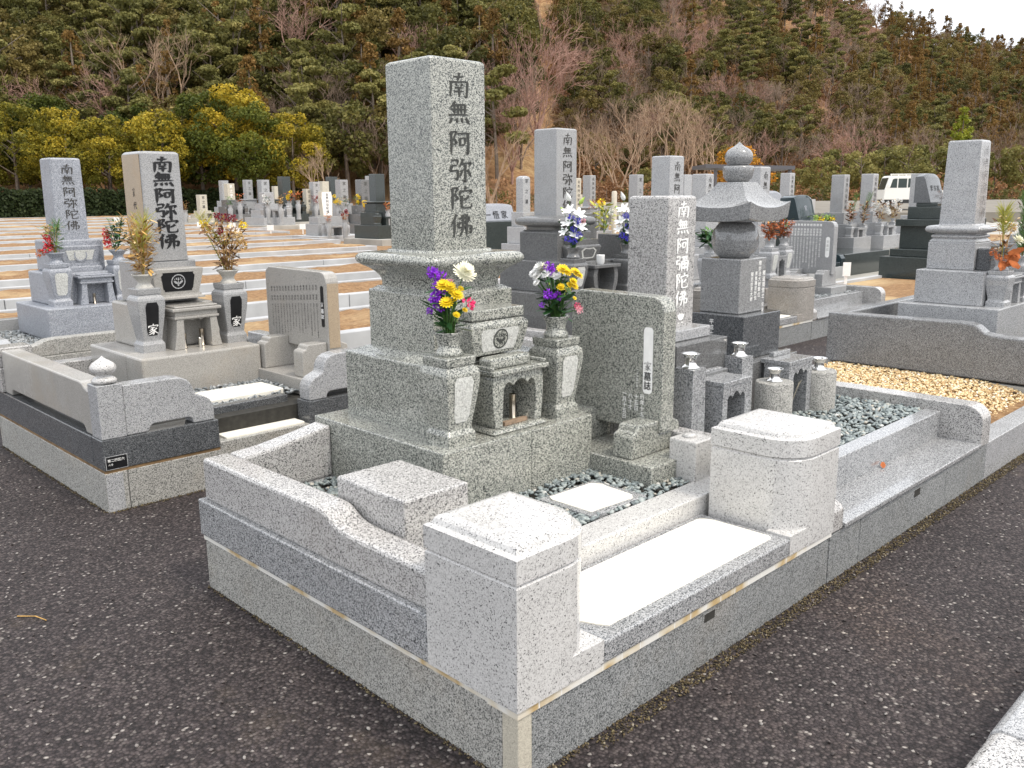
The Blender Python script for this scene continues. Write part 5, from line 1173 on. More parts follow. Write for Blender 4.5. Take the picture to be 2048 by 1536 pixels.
def flower(kind, c, ax, r, seed=0):
    mb = MB(); q = random.Random(seed); ax, a, b = frame_of(ax); c = Vector(c)
    if kind == 'chrysanthemum':
        for lay,(n,f,cu) in enumerate(((22,1.0,.15),(20,.92,.55),(16,.75,1.1),(12,.5,1.7))):
            for i in range(n):
                t_ = 2*PI*(i+.5*lay)/n+q.uniform(-.1,.1); d = a*math.cos(t_)+b*math.sin(t_)
                petal(mb, c+ax*r*.10*lay, (d+ax*(.12+.28*lay)+Vector((0,0,-.1))).normalized(), ax, r*f*q.uniform(.85,1.08), r*.24, cu*.5, q)
    elif kind == 'daisy':
        for lay,(n,f,cu) in enumerate(((14,1.0,.1),(12,.8,.5),(8,.5,.9))):
            for i in range(n):
                t_ = 2*PI*(i+.5*lay)/n; d = a*math.cos(t_)+b*math.sin(t_)
                petal(mb, c+ax*r*.12*lay, (d+ax*(.1+.3*lay)).normalized(), ax, r*f*q.uniform(.9,1.05), r*.36, cu*.5, q)
    elif kind in ('statice','carnation','cluster'):
        n = 70 if kind != 'carnation' else 60
        for i in range(n):
            v = Vector((q.gauss(0,1),q.gauss(0,1),q.gauss(0,1))).normalized()
            if kind == 'carnation' and v.dot(ax) < -.2: v = v-ax*2*v.dot(ax)
            p = c+v*r*q.uniform(.45,.95); e = v.orthogonal().normalized()
            petal(mb, p, (v*.7+e*q.uniform(-.8,.8)+v.cross(e)*q.uniform(-.8,.8)).normalized(), v, r*.42, r*.34, .4, q)
    elif kind == 'lily':
        for i in range(6):
            t_ = 2*PI*i/6+.2*(i%2); d = a*math.cos(t_)+b*math.sin(t_)
            petal(mb, c, (d*.9+ax*.55).normalized(), -ax, r*1.15, r*.52, .35, q)
    elif kind == 'bud':
        mb.lathe(0,0,[(.001,-.5*r),(.32*r,-.2*r),(.36*r,.2*r),(.2*r,.8*r),(.001,1.2*r)],8)
        mb.v = [tuple(c+a*x+b*y+ax*z) for x,y,z in mb.v]
    return mb
def leaf_spray(mb, base, h, w_, n, q, L=(.03,.06), W=.4, lo=.05, droop=.25):
    for i in range(n):
        z = h*q.uniform(lo,1); a = q.uniform(0,2*PI); rr = w_*q.uniform(.1,1)*(.35+.65*z/h)
        p = Vector(base)+Vector((math.cos(a)*rr, math.sin(a)*rr, z)); l = q.uniform(*L)
        d = Vector((math.cos(a)+q.uniform(-.5,.5), math.sin(a)+q.uniform(-.5,.5), q.uniform(-droop*2,.8))).normalized()
        up = Vector((q.uniform(-.4,.4),q.uniform(-.4,.4),1)).normalized()
        petal(mb, p, d, up, l, l*W, q.uniform(-.4,.3), q)
def bouquet(label, base, h, w_, heads, leaf=(60,M_LEAF,(.03,.055)), stem=M_STEM, seed=0, group=None, extra=(), needles=()):
    """heads: (kind, material, right, up, towards viewer, radius) measured from the vase mouth"""
    t = thing('bouquet', label, 'bouquet', base, group); q = random.Random(seed); B = Vector(base)
    sm = MB()
    for i,(k,mt,dx,dz,dy,r) in enumerate(heads):
        c = B+RH*dx-FH*dy+Vector((0,0,dz))
        foot = B+RH*dx*.12+Vector((q.uniform(-.012,.012),q.uniform(-.012,.012),-.03))
        mid = B+RH*dx*.42-FH*dy*.4+Vector((0,0,dz*.55))
        sm.tube([foot,mid,c], [.0026,.0022,.0016], 4)
        ax = (RH*dx*1.6-FH*(dy+.05)+Vector((0,0,.14))).normalized()
        if k == 'statice': ax = Vector((0,0,1))
        obj({'statice':'statice_head','chrysanthemum':'chrysanthemum_head','daisy':'daisy_head','carnation':'carnation_head','lily':'lily_head','bud':'bud','cluster':'flower_cluster'}[k], flower(k,c,ax,r,seed*31+i), mt, t)
    for i in range(6): 
        a = q.uniform(0,2*PI); sm.tube([B+Vector((0,0,-.03)), B+Vector((math.cos(a)*w_*.3,math.sin(a)*w_*.3,h*.5)), B+Vector((math.cos(a)*w_*.6,math.sin(a)*w_*.6,h*q.uniform(.7,.95)))], [.002,.0018,.001], 4)
    obj('stems', sm, stem, t)
    if leaf:
        lm = MB(); leaf_spray(lm, base, h*.85, w_, leaf[0], q, leaf[2]); obj('leaves', lm, leaf[1], t)
    for (n,mt,L,hh,W) in extra:
        lm = MB(); leaf_spray(lm, base, hh, w_, n, q, L, W); obj('leaves', lm, mt, t)
    for (dx,dz0,dz1,n,mt,L) in needles:
        lm = MB()
        for i in range(n):
            f = q.uniform(0,1); p = B+RH*dx*f+Vector((0,0,dz0+(dz1-dz0)*f)); a = q.uniform(0,2*PI)
            d = Vector((math.cos(a)*.55,math.sin(a)*.55,q.uniform(.35,1.2))).normalized(); petal(lm, p, d, Vector((-d.y,d.x,.01)).normalized(), L*q.uniform(.7,1.1), L*.035, 0, q)
        lm.tube([B+Vector((0,0,-.02)),B+RH*dx+Vector((0,0,dz1))],[.004,.003],4); obj('pine_sprig', lm, mt, t)
    return t
zv = .608+.334+.083
bouquet('purple, yellow and cream flowers in the left vase of the tallest grave', (.668,1.018,zv), .20, .055,
  [('chrysanthemum',M_CRM,.060,.218,.03,.046),('statice',M_PURP,-.045,.214,.0,.020),('statice',M_PURP,-.022,.206,.02,.021),('statice',M_PURP,-.058,.226,.0,.016),('statice',M_PURP,-.022,.165,.03,.021),('statice',M_PURP,-.040,.173,.02,.017),('statice',M_PURP,-.045,.135,.03,.020),('statice',M_PURP,-.028,.108,.04,.022),('statice',M_PURP,-.036,.122,.03,.018),('statice',M_PURP,-.066,.084,.02,.012),
   ('daisy',M_YEL,-.012,.178,.04,.030),('daisy',M_YEL,.012,.172,.05,.026),('daisy',M_YEL,.037,.146,.06,.026),('daisy',M_YEL,.0,.118,.06,.028),('daisy',M_YEL,.050,.166,.04,.014),('daisy',M_YEL,.016,.157,.06,.012),('daisy',M_YEL,.034,.074,.06,.015),('daisy',M_YEL,.064,.090,.05,.012),('daisy',M_YEL,.028,.130,.05,.011),
   ('carnation',M_PNK,.074,.108,.05,.024),('cluster',M_ROSE,.012,.188,.02,.012),('bud',M_LGRN,.02,.10,.06,.007),('bud',M_LGRN,.035,.115,.06,.007),('bud',M_LGRN,-.005,.142,.05,.007)],
  (70,M_LEAF,(.030,.060)), seed=2, extra=((5,M_LEAF2,(.05,.075),.02,.42),(14,M_LEAF,(.05,.075),.12,.5)))
bouquet('white, yellow and purple flowers in the right vase of the tallest grave', (1.262,1.024,zv), .21, .065,
  [('chrysanthemum',M_WHT,-.062,.192,.02,.036),('daisy',M_WHT,-.094,.182,.03,.022),('daisy',M_WHT,-.080,.172,.04,.022),('daisy',M_WHT,-.045,.180,.05,.022),('daisy',M_CRM,-.050,.206,.02,.026),('daisy',M_WHT,-.082,.146,.05,.018),('daisy',M_WHT,.0,.168,.04,.022),('daisy',M_WHT,.022,.175,.02,.020),('daisy',M_WHT,-.02,.176,.04,.020),
   ('statice',M_PURP,-.034,.206,.03,.022),('statice',M_PURP,-.026,.196,.04,.018),('statice',M_PURP,-.038,.100,.06,.018),('statice',M_PURP,-.022,.098,.06,.014),('statice',M_PURP,.004,.092,.05,.017),('statice',M_PURP,-.062,.058,.06,.011),
   ('daisy',M_YEL,.024,.196,.04,.030),('daisy',M_YEL,.042,.186,.04,.022),('daisy',M_YEL,.074,.184,.03,.026),('daisy',M_YEL,.092,.172,.03,.018),('daisy',M_YEL,.066,.150,.05,.020),('daisy',M_YEL,.072,.130,.05,.018),('daisy',M_YEL,.016,.128,.06,.020),('daisy',M_YEL,.042,.118,.06,.016),('daisy',M_YEL,.052,.136,.05,.016),('daisy',M_YEL,.072,.082,.05,.010),
   ('carnation',M_ROSE,.088,.034,.04,.018),('cluster',M_PNK,.086,.052,.04,.012),('bud',M_LGRN,-.03,.14,.05,.007),('bud',M_LGRN,.03,.10,.06,.007),('bud',M_LGRN,.0,.15,.05,.007)],
  (120,M_LEAF,(.030,.060)), seed=5, extra=((16,M_LEAF,(.05,.075),.14,.5),))
def lily_bouquet(label, base, s):
    q = random.Random(s); hd = []
    for dx,dz,r in ((-.04,.30,.062),(.03,.27,.066),(-.05,.20,.060),(.05,.17,.070),(-.08,.13,.05),(.02,.10,.062)):
        hd.append(('lily',M_WHT,dx+q.uniform(-.01,.01),dz,.04+q.uniform(0,.03),r))
    for dx,dz in ((.03,.22),(.0,.16),(-.02,.25),(.04,.11),(.0,.06),(-.05,.08)): hd.append(('cluster',M_BLUE,dx,dz,.06,.026))
    hd += [('bud',M_WHT,-.04,.40,.02,.055),('bud',M_LGRN,.06,.37,.0,.045),('bud',M_LGRN,-.08,.30,.02,.040),('cluster',M_ROSE,.08,.22,.03,.02),('bud',M_LGRN,.06,.07,.05,.03)]
    bouquet(label, base, .26, .08, hd, (60,M_LEAF,(.04,.08)), seed=s)
lily_bouquet('white lilies with blue blossoms in the nearer dark grey stand', (4.09,3.42,.70+.334*.93+.085), 11)
lily_bouquet('white lilies with more blue blossoms in the stand by the black tablet', (4.80,3.42,.70+.334*.93+.085), 12)
def dried(label, base, h, w_, cols, seed, n=90, heads=(), needles=(), group=None, L=(.025,.06)):
    n = int(n*1.7)
    return bouquet(label, base, h, w_, heads, (n,cols[0],L), cols[1], seed, group, extra=((n//2,cols[1],(L[0]*.7,L[1]*.8),h,.28),)+(((n//3,cols[2],(L[0]*.7,L[1]*.7),h,.4),) if len(cols) > 2 else ()), needles=needles)
zt = .596+.334*1.17+.08
dried('straw coloured dried plants with a yellow pine sprig, nearer the onion post', (.760,3.962,zt), .34, .125, (M_STRAW,M_STRAW2,M_BROWN), 21, 130, needles=((.03,.12,.33,160,M_PINE2,.10),(-.07,.05,.34,60,M_STRAW,.09),(.0,.0,.30,90,M_STRAW2,.09)))
zt = .596+.334*1.15+.08
dried('dried brown plants with dark red and yellow blooms over a black name panel', (1.300,3.945,zt), .33, .13, (M_BROWN,M_STRAW,M_STRAW2), 22, 120,
  [('cluster',M_RED,-.01,.34,.02,.024),('cluster',M_RED,.03,.335,.02,.026),('cluster',M_RED,-.05,.35,.0,.016),('cluster',M_RED,.06,.33,.0,.022),('cluster',M_RED,-.02,.25,.04,.02),('cluster',M_YEL,-.13,.30,.0,.024),('cluster',M_STRAW,-.11,.27,.02,.03),('cluster',M_YEL,.12,.29,.0,.024),('cluster',M_STRAW2,.10,.22,.04,.03),('cluster',M_STRAW,.12,.16,.04,.03)], needles=((-.16,.14,.33,110,M_PINE2,.08),))
zb_ = .628+.334*1.08+.09
dried('red berries and green leaves in the left vase of the blue grey grave', (1.105,6.60,zb_), .25, .11, (M_PINE,M_STRAW,M_LEAF), 23, 60, [('cluster',M_BERRY,-.02,.09,.06,.03),('cluster',M_BERRY,-.015,.05,.06,.032),('cluster',M_BERRY,-.03,.13,.05,.026),('cluster',M_BERRY,-.04,.03,.06,.03),('cluster',M_STRAW2,-.01,.20,.04,.03),('cluster',M_RUST,-.10,.0,.05,.03)], needles=((.05,.1,.24,120,M_PINE,.08),))
dried('red berries beside dark evergreen sprigs in the right vase of the blue grey grave', (1.625,6.60,zb_), .27, .09, (M_LEAF,M_LEAF,M_PINE), 24, 80, [('cluster',M_BERRY,-.07,.13,.05,.028),('cluster',M_BERRY,-.065,.09,.05,.03),('cluster',M_BERRY,-.06,.05,.05,.03),('cluster',M_BERRY,-.075,.17,.04,.022)], needles=((.06,.08,.28,160,M_LEAF,.07),))
RUSTB = dried('pine sprig, dried buds and large rust leaves beyond the golden gravel', (5.865,.705,.676+.334*.8+.08), .34, .10, (M_BROWN,M_STRAW,M_STRAW2), 25, 46, [('chrysanthemum',M_CRM,.07,.14,.04,.05),('cluster',M_STRAW2,.03,.24,.03,.03)]+[('cluster',M_RUST,dx,dz,.06,.025) for dx,dz in ((-.06,.02),(0,-.01),(.05,.03),(-.10,.06))], needles=((-.02,.18,.36,220,M_PINE2,.10),))
lm = MB(); q = random.Random(5); b_ = Vector((5.865,.66,1.02))
for i in range(12): 
    a = q.uniform(-2.6,.6); petal(lm, b_+Vector((q.uniform(-.05,.05),q.uniform(-.03,.03),q.uniform(-.02,.06))), (RH*math.cos(a)-FH*.5+Vector((0,0,math.sin(a)*.8))).normalized(), -FH, q.uniform(.06,.10), .05, -.3, q)
obj('leaves', lm, M_RUST, RUSTB)
dried('tall dark pine sprigs at the very right picture edge', (6.32,.70,1.03), .42, .07, (M_PINE,M_BROWN), 26, 20, needles=((.0,.0,.45,380,M_PINE,.10),(.05,.05,.40,160,M_LEAF,.09)))
dried('rust orange dried leaves in the stand left of the white written tablet', (7.55,3.57,1.03), .20, .10, (M_RUST,M_BROWN,M_STRAW), 27, 110, L=(.03,.06))
dried('rust orange dried leaves with green tips touching the white written tablet', (7.96,3.62,1.03), .22, .10, (M_RUST,M_BROWN,M_PINE), 28, 110, L=(.03,.06))
dried('green leaves in the vase behind the pale gravestone', (6.24,3.50,1.03), .16, .12, (M_LEAF,M_PINE), 29, 60, L=(.07,.11))
def fardried(label, x, y, z, h, w_, cols, seed, **kw): dried(label, (x,y,z), h, w_, cols, seed, kw.pop('n',46), L=(h*.14,h*.28), **kw)
def at_grave(gx, yf, w_, zb, ztop, fr, side): 
    h1 = zb+(ztop-zb)*(1-fr)*.36; return gx+side*w_*1.25, yf-w_*1.1, h1+w_*1.22
for side, lb, cols in ((-1,'left pine and dried leaf bouquet of the grave left of the truck',(M_BROWN,M_RUST)),(1,'right pine and dried leaf bouquet of the grave left of the truck',(M_BROWN,M_STRAW))):
    x,y,z = at_grave(16.75,7.0,.25,.36,1.905,.5,side); fardried(lb,x,y,z,.40,.09,cols,40+side,n=40,needles=((.12,.2,.55,120,M_PINE,.12),))
for side, lb in ((-1,'left bunch of white cotton blooms just before the truck'),(1,'right bunch of white cotton blooms just before the truck')):
    x,y,z = at_grave(17.92,6.9,.27,.36,1.935,.5,side); fardried(lb,x,y,z,.42,.16,(M_BROWN,M_STRAW2),43+side,n=30,heads=[('cluster',M_WHT,rnd.uniform(-.18,.18),rnd.uniform(.1,.42),.05,.035) for _ in range(14)])
x,y,z = at_grave(10.18,9.9,.19,.36,1.872,.42,1); fardried('yellow blossoms at the grave with a pyramid top',x,y,z,.36,.10,(M_LEAF,M_PINE),50,heads=[('cluster',M_YEL,rnd.uniform(-.08,.08),rnd.uniform(.15,.4),.05,.05) for _ in range(8)])
x,y = 6.0,5.2
fardried('yellow green bouquet right of the cushion collar', 8.0,6.3,1.05,.42,.20,(M_PINE2,M_PINE),51,heads=[('cluster',M_YEL,-.05,.38,.05,.05),('cluster',M_WHT,.08,.25,.05,.04)])
grave_gen('low grey gravestone carrying a yellow green bouquet, right of the cushion collar', 8.05,6.6,.30,.25,1.28,.30,G_DGREY,None,.4,kerb=G_KERB,vases=True,table=False)
fardried('yellow blossoms behind the right tip of the five ring tower roof', 15.0,8.6,1.30,.5,.14,(M_LEAF,M_PINE),52,heads=[('cluster',M_YEL,rnd.uniform(-.08,.08),rnd.uniform(.1,.5),.05,.07) for _ in range(7)])
flower_stand('grey stand with yellow blossoms behind the five ring tower', 15.0,8.6,.46,G_GREY,None,2.2,k=2.2)
for px_,lb in ((1640,'green and yellow bouquet in front of the slanted black modern grave'),(1662,'small green and yellow bouquet above the tablet with white writing')):
    x,y = uv(px_,17.6); fardried(lb,x,y,.86,.30,.15,(M_PINE,M_LEAF),int(px_),heads=[('cluster',M_YEL,.05,.16,.1,.06),('cluster',M_LGRN,-.06,.2,.1,.05)])
    flower_stand('low grey vase stand under a green and yellow bouquet, '+('left' if px_ == 1640 else 'right')+' one', x,y,.40,G_GREY,None,1.2,k=1.1)
fardried('rust leaved bouquet at the side of the dark modern gravestone', 15.05,4.2,1.30,.42,.16,(M_RUST,M_BROWN,M_PINE),61)
FB = [(371,408,50,'dried bouquet in a black vase at the distant left',(M_BROWN,M_STRAW),None),(414,428,50,'orange blossoms left at the small cream gravestone',(M_RUST,M_PINE),M_RUST),(429,428,50,'yellow green sprigs right at the small cream gravestone',(M_PINE2,M_PINE),None),(462,398,46,'green leaves left at the distant grave with white letters',(M_PINE,M_LEAF),None),(481,392,46,'brown and green sprigs right at the distant grave with white letters',(M_RUST,M_PINE),None),(537,398,43,'dark green bouquet left on the broad low pale grave',(M_LEAF,M_BROWN),M_WHT),(562,398,43,'brown bouquet right on the broad low pale grave',(M_STRAW,M_BROWN),None),(581,392,48,'orange bouquet left at the dark green gravestone',(M_RUST,M_PINE),M_YEL),(598,390,48,'orange bouquet right at the dark green gravestone',(M_RUST,M_STRAW),None),(633,396,49,'red dried bouquet at the small pale gravestone',(M_RED,M_RUST),None),(678,400,35.5,'yellow blossoms left of the grey gravestone with a crest',(M_YEL,M_PINE),M_YEL),(693,400,35,'small green bouquet at the grey gravestone with a crest',(M_LEAF,M_STRAW),None),(718,400,35,'yellow and green bouquet before the dark slate gravestone',(M_PINE,M_YEL),M_YEL),(734,410,34.4,'orange straw bouquet before the dark slate gravestone',(M_RUST,M_PINE),M_YEL),(777,410,28.6,'orange bouquet at the black green gravestone by the tallest grave',(M_RUST,M_STRAW),None),(657,432,30.5,'flame shaped orange bouquet left before the leaning white gravestone',(M_RUST,M_STRAW),None),(690,430,30.5,'flame shaped orange bouquet right before the leaning white gravestone',(M_RUST,M_STRAW2),M_RED),(1187,410,19,'orange bouquet left at the square gravestone on a dark collar',(M_RUST,M_STRAW),None),(1204,408,19,'orange bouquet right at the square gravestone on a dark collar',(M_RUST,M_BROWN),None)]
for px_,py_,d_,lb,cols,hm in FB:
    x,y = uv(px_,d_); z = zat(py_,d_); s_ = d_/1760
    fardried(lb,x,y,z-9*s_,20*s_,8*s_,cols,int(px_),n=34,heads=[('cluster',hm,rnd.uniform(-6,6)*s_,rnd.uniform(6,20)*s_,4*s_,3*s_) for _ in range(4)] if hm else ())
    o = prop(obj('flower_vase', MB().lathe(x,y,[(5*s_,max(z-44*s_,.12)),(4*s_,z-30*s_),(5.5*s_,z-16*s_),(3.5*s_,z-13*s_),(5*s_,z-7*s_)],12), G_GREY, None, 0, (x,y,max(z-44*s_,.12))), 'distant grey vase holding the '+' '.join(lb.split()[:9]), 'vase')
# small litter on the asphalt
for i,(x,y,rz,lb) in enumerate(((-.95,1.55,.4,'dry forked twig lying on the asphalt left of the nearest plot'),(-.55,1.9,1.9,'thin curved straw on the asphalt in front of the charcoal kerb'))):
    mb = MB(); mb.tube([(x,y,.004),(x+.06*math.cos(rz),y+.06*math.sin(rz),.007),(x+.13*math.cos(rz+.2),y+.13*math.sin(rz+.2),.004)],.0022,4)
    if i == 0: mb.tube([(x+.06*math.cos(rz),y+.06*math.sin(rz),.007),(x+.09*math.cos(rz+1),y+.09*math.sin(rz+1),.005)],.0016,4)
    prop(obj('twig', mb, M_STRAW, None, 0, (x,y,0)), lb, 'twig')
for x,y,mt,lb in ((2.66,.185,M_RUST,'small red brown leaf on the grey step'),(1.375,.60,M_RUST,'brown leaf on the pebbles by the foot of the large tablet')):
    mb = MB(); petal(mb,(x,y,.235 if y < .3 else .385),Vector((.8,.4,.2)).normalized(),Vector((0,0,1)),.045,.025,.3,rnd); prop(obj('fallen_leaf', mb, mt, None, 0, (x,y,.23 if y < .3 else .38)), lb, 'leaf')
# ================================================================ hills and trees
CG = Vector((CAM.x, CAM.y, 0))
def W2(u, v): return CG.x+RH.x*u+FH.x*v, CG.y+RH.y*u+FH.y*v
def sstep(x): x = np.clip(x,0,1); return x*x*(3-2*x)
RA = np.array([-.6,-.2,0,.277,.393,.47,.595,.75,1.2]); RZ = np.array([80,80,78,66,46,40,35,30,26.])
def hz(u, v):
    u = np.asarray(u,float); v = np.asarray(v,float); a = u/np.maximum(v,1)
    zl = np.clip(v-88,0,75)*.60*(1-sstep((u-(-4+(v-88)*.03))/15))
    zr = np.interp(a,RA,RZ)*np.clip((v-116)/147,0,1)**1.08 - np.clip(v-263,0,200)*.25
    bump = 1.4*np.sin(u*.11+v*.07)*np.sin(v*.09-u*.05)
    z = np.maximum(zl,zr); return z + bump*np.clip(z/6,0,1) + np.clip((v-66)/30,0,1)*.5
us = np.arange(-190,400,4.0); vs_ = np.arange(70,345,4.0)
U, Vv = np.meshgrid(us, vs_); Zz = hz(U, Vv)-.05-np.clip((78-Vv)/8,0,1)*.6
PX = CG.x+RH.x*U+FH.x*Vv; PY = CG.y+RH.y*U+FH.y*Vv
nu, nv = len(us), len(vs_); V = np.stack([PX,PY,Zz],2).reshape(-1,3)
ii, jj = np.meshgrid(np.arange(nu-1), np.arange(nv-1)); a0 = (jj*nu+ii).ravel()
F = np.stack([a0,a0+1,a0+nu+1,a0+nu],1)
HILL, t, b = nmat("dry_hill_ground")
tcn = t.nodes.new("ShaderNodeTexCoord"); na = N(t,"ShaderNodeTexNoise",Scale=.10,Detail=9.0,Roughness=.7); nb = N(t,"ShaderNodeTexNoise",Scale=1.6,Detail=6.0,Roughness=.7)
for q in (na,nb): t.links.new(tcn.outputs['Object'], q.inputs['Vector'])
c1 = ramp(t, na.outputs['Fac'], [(.30,(.20,.115,.06)),(.50,(.36,.22,.12)),(.62,(.46,.33,.18)),(.75,(.26,.16,.08))])
c2 = ramp(t, nb.outputs['Fac'], [(.3,(.55,.5,.45)),(.7,(1.15,1.1,1.05))])
t.links.new(mixc_(t,1.0,c1,c2,'MULTIPLY'), b.inputs['Base Color']); b.inputs['Roughness'].default_value = 1.0; b.inputs['Specular IOR Level'].default_value = 0.05
bp = N(t,"ShaderNodeBump",Strength=1.0,Distance=.5); t.links.new(nb.outputs['Fac'],bp.inputs['Height']); t.links.new(bp.outputs[0],b.inputs['Normal'])
ho = bpy.data.objects.new('hill', mesh_np('hill', V, F, HILL)); COL.objects.link(ho); ho['kind'] = 'structure'

def foliage(name, cols, rough=.6):
    """leaf colour varies leaf by leaf and from tree to tree"""
    mt, t, b = nmat(name)
    at = N(t,"ShaderNodeAttribute",attribute_name="tint"); oi = t.nodes.new("ShaderNodeObjectInfo")
    ad = N(t,"ShaderNodeMath",operation='MULTIPLY_ADD'); ad.inputs[1].default_value = .62; t.links.new(at.outputs['Fac'],ad.inputs[0])
    m2 = N(t,"ShaderNodeMath",operation='MULTIPLY'); m2.inputs[1].default_value = .38; t.links.new(oi.outputs['Random'],m2.inputs[0]); t.links.new(m2.outputs[0],ad.inputs[2])
    t.links.new(ramp(t, ad.outputs[0], [(i/(len(cols)-1),(c[0]*1.45,c[1]*1.30,c[2]*1.25)) for i,c in enumerate(cols)]), b.inputs['Base Color'])
    b.inputs['Roughness'].default_value = rough; b.inputs['Specular IOR Level'].default_value = .2
    tr = t.nodes.new("ShaderNodeBsdfTranslucent"); mx = t.nodes.new("ShaderNodeMixShader"); mx.inputs[0].default_value = .30
    bc = b.inputs['Base Color'].links[0].from_socket; t.links.new(bc, tr.inputs['Color'])
    t.links.new(b.outputs[0],mx.inputs[1]); t.links.new(tr.outputs[0],mx.inputs[2]); t.links.new(mx.outputs[0], t.nodes['Material Output'].inputs['Surface'])
    return mt
F_DARK = foliage("evergreen_leaves", [(.034,.040,.012),(.062,.068,.019),(.10,.102,.028),(.145,.135,.042)])
F_OLIVE= foliage("olive_leaves", [(.055,.052,.015),(.098,.088,.026),(.15,.13,.042),(.20,.17,.06)])
F_PINE = foliage("pine_leaves", [(.055,.062,.018),(.105,.112,.034),(.17,.17,.054),(.24,.22,.08)])
F_CED  = foliage("rusty_cedar_leaves", [(.070,.046,.014),(.115,.076,.022),(.165,.108,.032),(.22,.145,.046)])
F_YEL  = foliage("yellow_green_leaves", [(.05,.060,.010),(.11,.112,.014),(.20,.18,.018),(.36,.29,.03),(.50,.39,.05)])
F_GRN  = foliage("mid_green_leaves", [(.028,.042,.009),(.055,.075,.013),(.10,.12,.018),(.20,.19,.025)])
F_ORG  = foliage("orange_autumn_leaves", [(.07,.065,.012),(.17,.12,.015),(.38,.19,.02),(.50,.26,.03)])
F_LIME = foliage("fresh_green_needles", [(.06,.09,.012),(.14,.18,.02),(.24,.27,.03)])
F_BRN  = foliage("brown_dry_leaves", [(.085,.05,.028),(.17,.10,.05),(.26,.16,.08),(.34,.23,.12)])
F_HEDGE= foliage("clipped_hedge_leaves", [(.012,.020,.008),(.022,.036,.012),(.045,.060,.02)])
BARK   = flat("grey_bark", (.17,.135,.105), .9, .3, 6); BARKP = flat("pale_bark", (.36,.30,.24), .9, .25, 6)
TWIG   = flat("tan_twigs", (.34,.235,.155), .9, .25, 4); TWIGR = flat("reddish_twigs", (.36,.215,.165), .9, .25, 4); TWIGG = flat("grey_brown_twigs", (.23,.165,.12), .9, .25, 4)

def leaves_np(rng, clumps, nper, size, squash=.75, upb=.5):
    Vs, T_ = [], []
    for (cx,cy,cz,r) in clumps:
        n = max(4,int(nper*(r**2))); d = rng.normal(size=(n,3)); d /= np.linalg.norm(d,axis=1)[:,None]
        rad = r*rng.uniform(.45,1.0,(n,1))**.6; p = np.array([cx,cy,cz])+d*rad*np.array([1,1,squash])
        nn = d*.55+rng.normal(size=(n,3))*.75+np.array([0,0,upb]); nn /= np.linalg.norm(nn,axis=1)[:,None]
        a = np.cross(nn, rng.normal(size=(n,3))); a /= np.linalg.norm(a,axis=1)[:,None]; bb = np.cross(nn,a)
        s_ = size*rng.uniform(.6,1.3,(n,1)); 
        Vs.append(np.stack([p-a*s_*.62, p-bb*s_*.42, p+a*s_*.62, p+bb*s_*.42],1))
        T_.append(np.clip(rng.normal(.42,.17,n)+rng.normal(0,.16)+ .12*d[:,2],0,1))
    V = np.concatenate(Vs); n = len(V); return V.reshape(-1,3), np.arange(n*4).reshape(n,4), np.concatenate(T_)
def blobs(rng, n, H0, H1, Rr, shape='round'):
    out = []; n = int(n*1.7)
    for _ in range(n):
        f = rng.uniform(0,1); a = rng.uniform(0,2*PI)
        if shape == 'round': prof = math.sin(PI*(.12+.83*f))**.7
        elif shape == 'cone': prof = (1-f)**.85*.95+.05
        else: prof = .55+.45*math.sin(PI*f)
        rr = Rr*prof*rng.uniform(.35,1.0)**.6; out.append((math.cos(a)*rr, math.sin(a)*rr, H0+(H1-H0)*f, Rr*rng.uniform(.17,.34)*(.6+.4*prof)))
    return out
def trunk_mb(rng, h, r, limbs=5, lean=.05):
    mb = MB(); lx, ly = rng.uniform(-lean,lean)*h, rng.uniform(-lean,lean)*h
    pts = [(0,0,-.3),(lx*.2,ly*.2,h*.3),(lx*.6,ly*.6,h*.65),(lx,ly,h)]; mb.tube(pts,[r*1.15,r,r*.65,r*.2],6)
    for i in range(limbs):
        f = rng.uniform(.35,.85); a = rng.uniform(0,2*PI); L = h*rng.uniform(.18,.34)
        p = Vector((lx*f,ly*f,h*f)); mb.tube([p,p+Vector((math.cos(a)*L*.5,math.sin(a)*L*.5,L*.35)),p+Vector((math.cos(a)*L,math.sin(a)*L,L*.75))],[r*.5,r*.3,r*.08],5)
    return mb
def mb_np(mb):
    tri = [f for f in mb.f]; return np.array(mb.v), tri
def bare_mb(rng, h, r, depth=4, spread=.6, n0=5):
    """leafless tree: forking limbs down to fine twigs"""
    mb = MB()
    def grow(p, d, L, rad, k):
        bend = Vector((rng.uniform(-.25,.25),rng.uniform(-.25,.25),rng.uniform(-.05,.2)))
        m_ = p+d*L*.5; e = p+(d+bend*.7).normalized()*L
        mb.tube([p,m_,e],[rad,rad*.8,rad*.55],5 if k < 2 else 3, smooth=k < 2)
        if k >= depth: return
        for i in range(3):
            a = rng.uniform(0,2*PI); o_ = d.orthogonal().normalized(); o_ = o_*math.cos(a)+d.cross(o_)*math.sin(a)
            nd = (d*rng.uniform(.7,1.0)+o_*spread*rng.uniform(.5,1.2)+Vector((0,0,.18))).normalized()
            s_ = rng.uniform(.45,1.0); grow(p.lerp(e,s_), nd, L*rng.uniform(.52,.78), max(rad*.5,.012), k+1)
    for i in range(n0):
        a = 2*PI*i/n0+rng.uniform(-.4,.4); d = Vector((math.cos(a)*.38,math.sin(a)*.38,1)).normalized()
        grow(Vector((0,0,h*rng.uniform(.04,.18))), d, h*rng.uniform(.30,.42), r*.55, 0)
    mb.tube([(0,0,-.3),(0,0,h*.2)],[r,r*.7],7)
    return mb
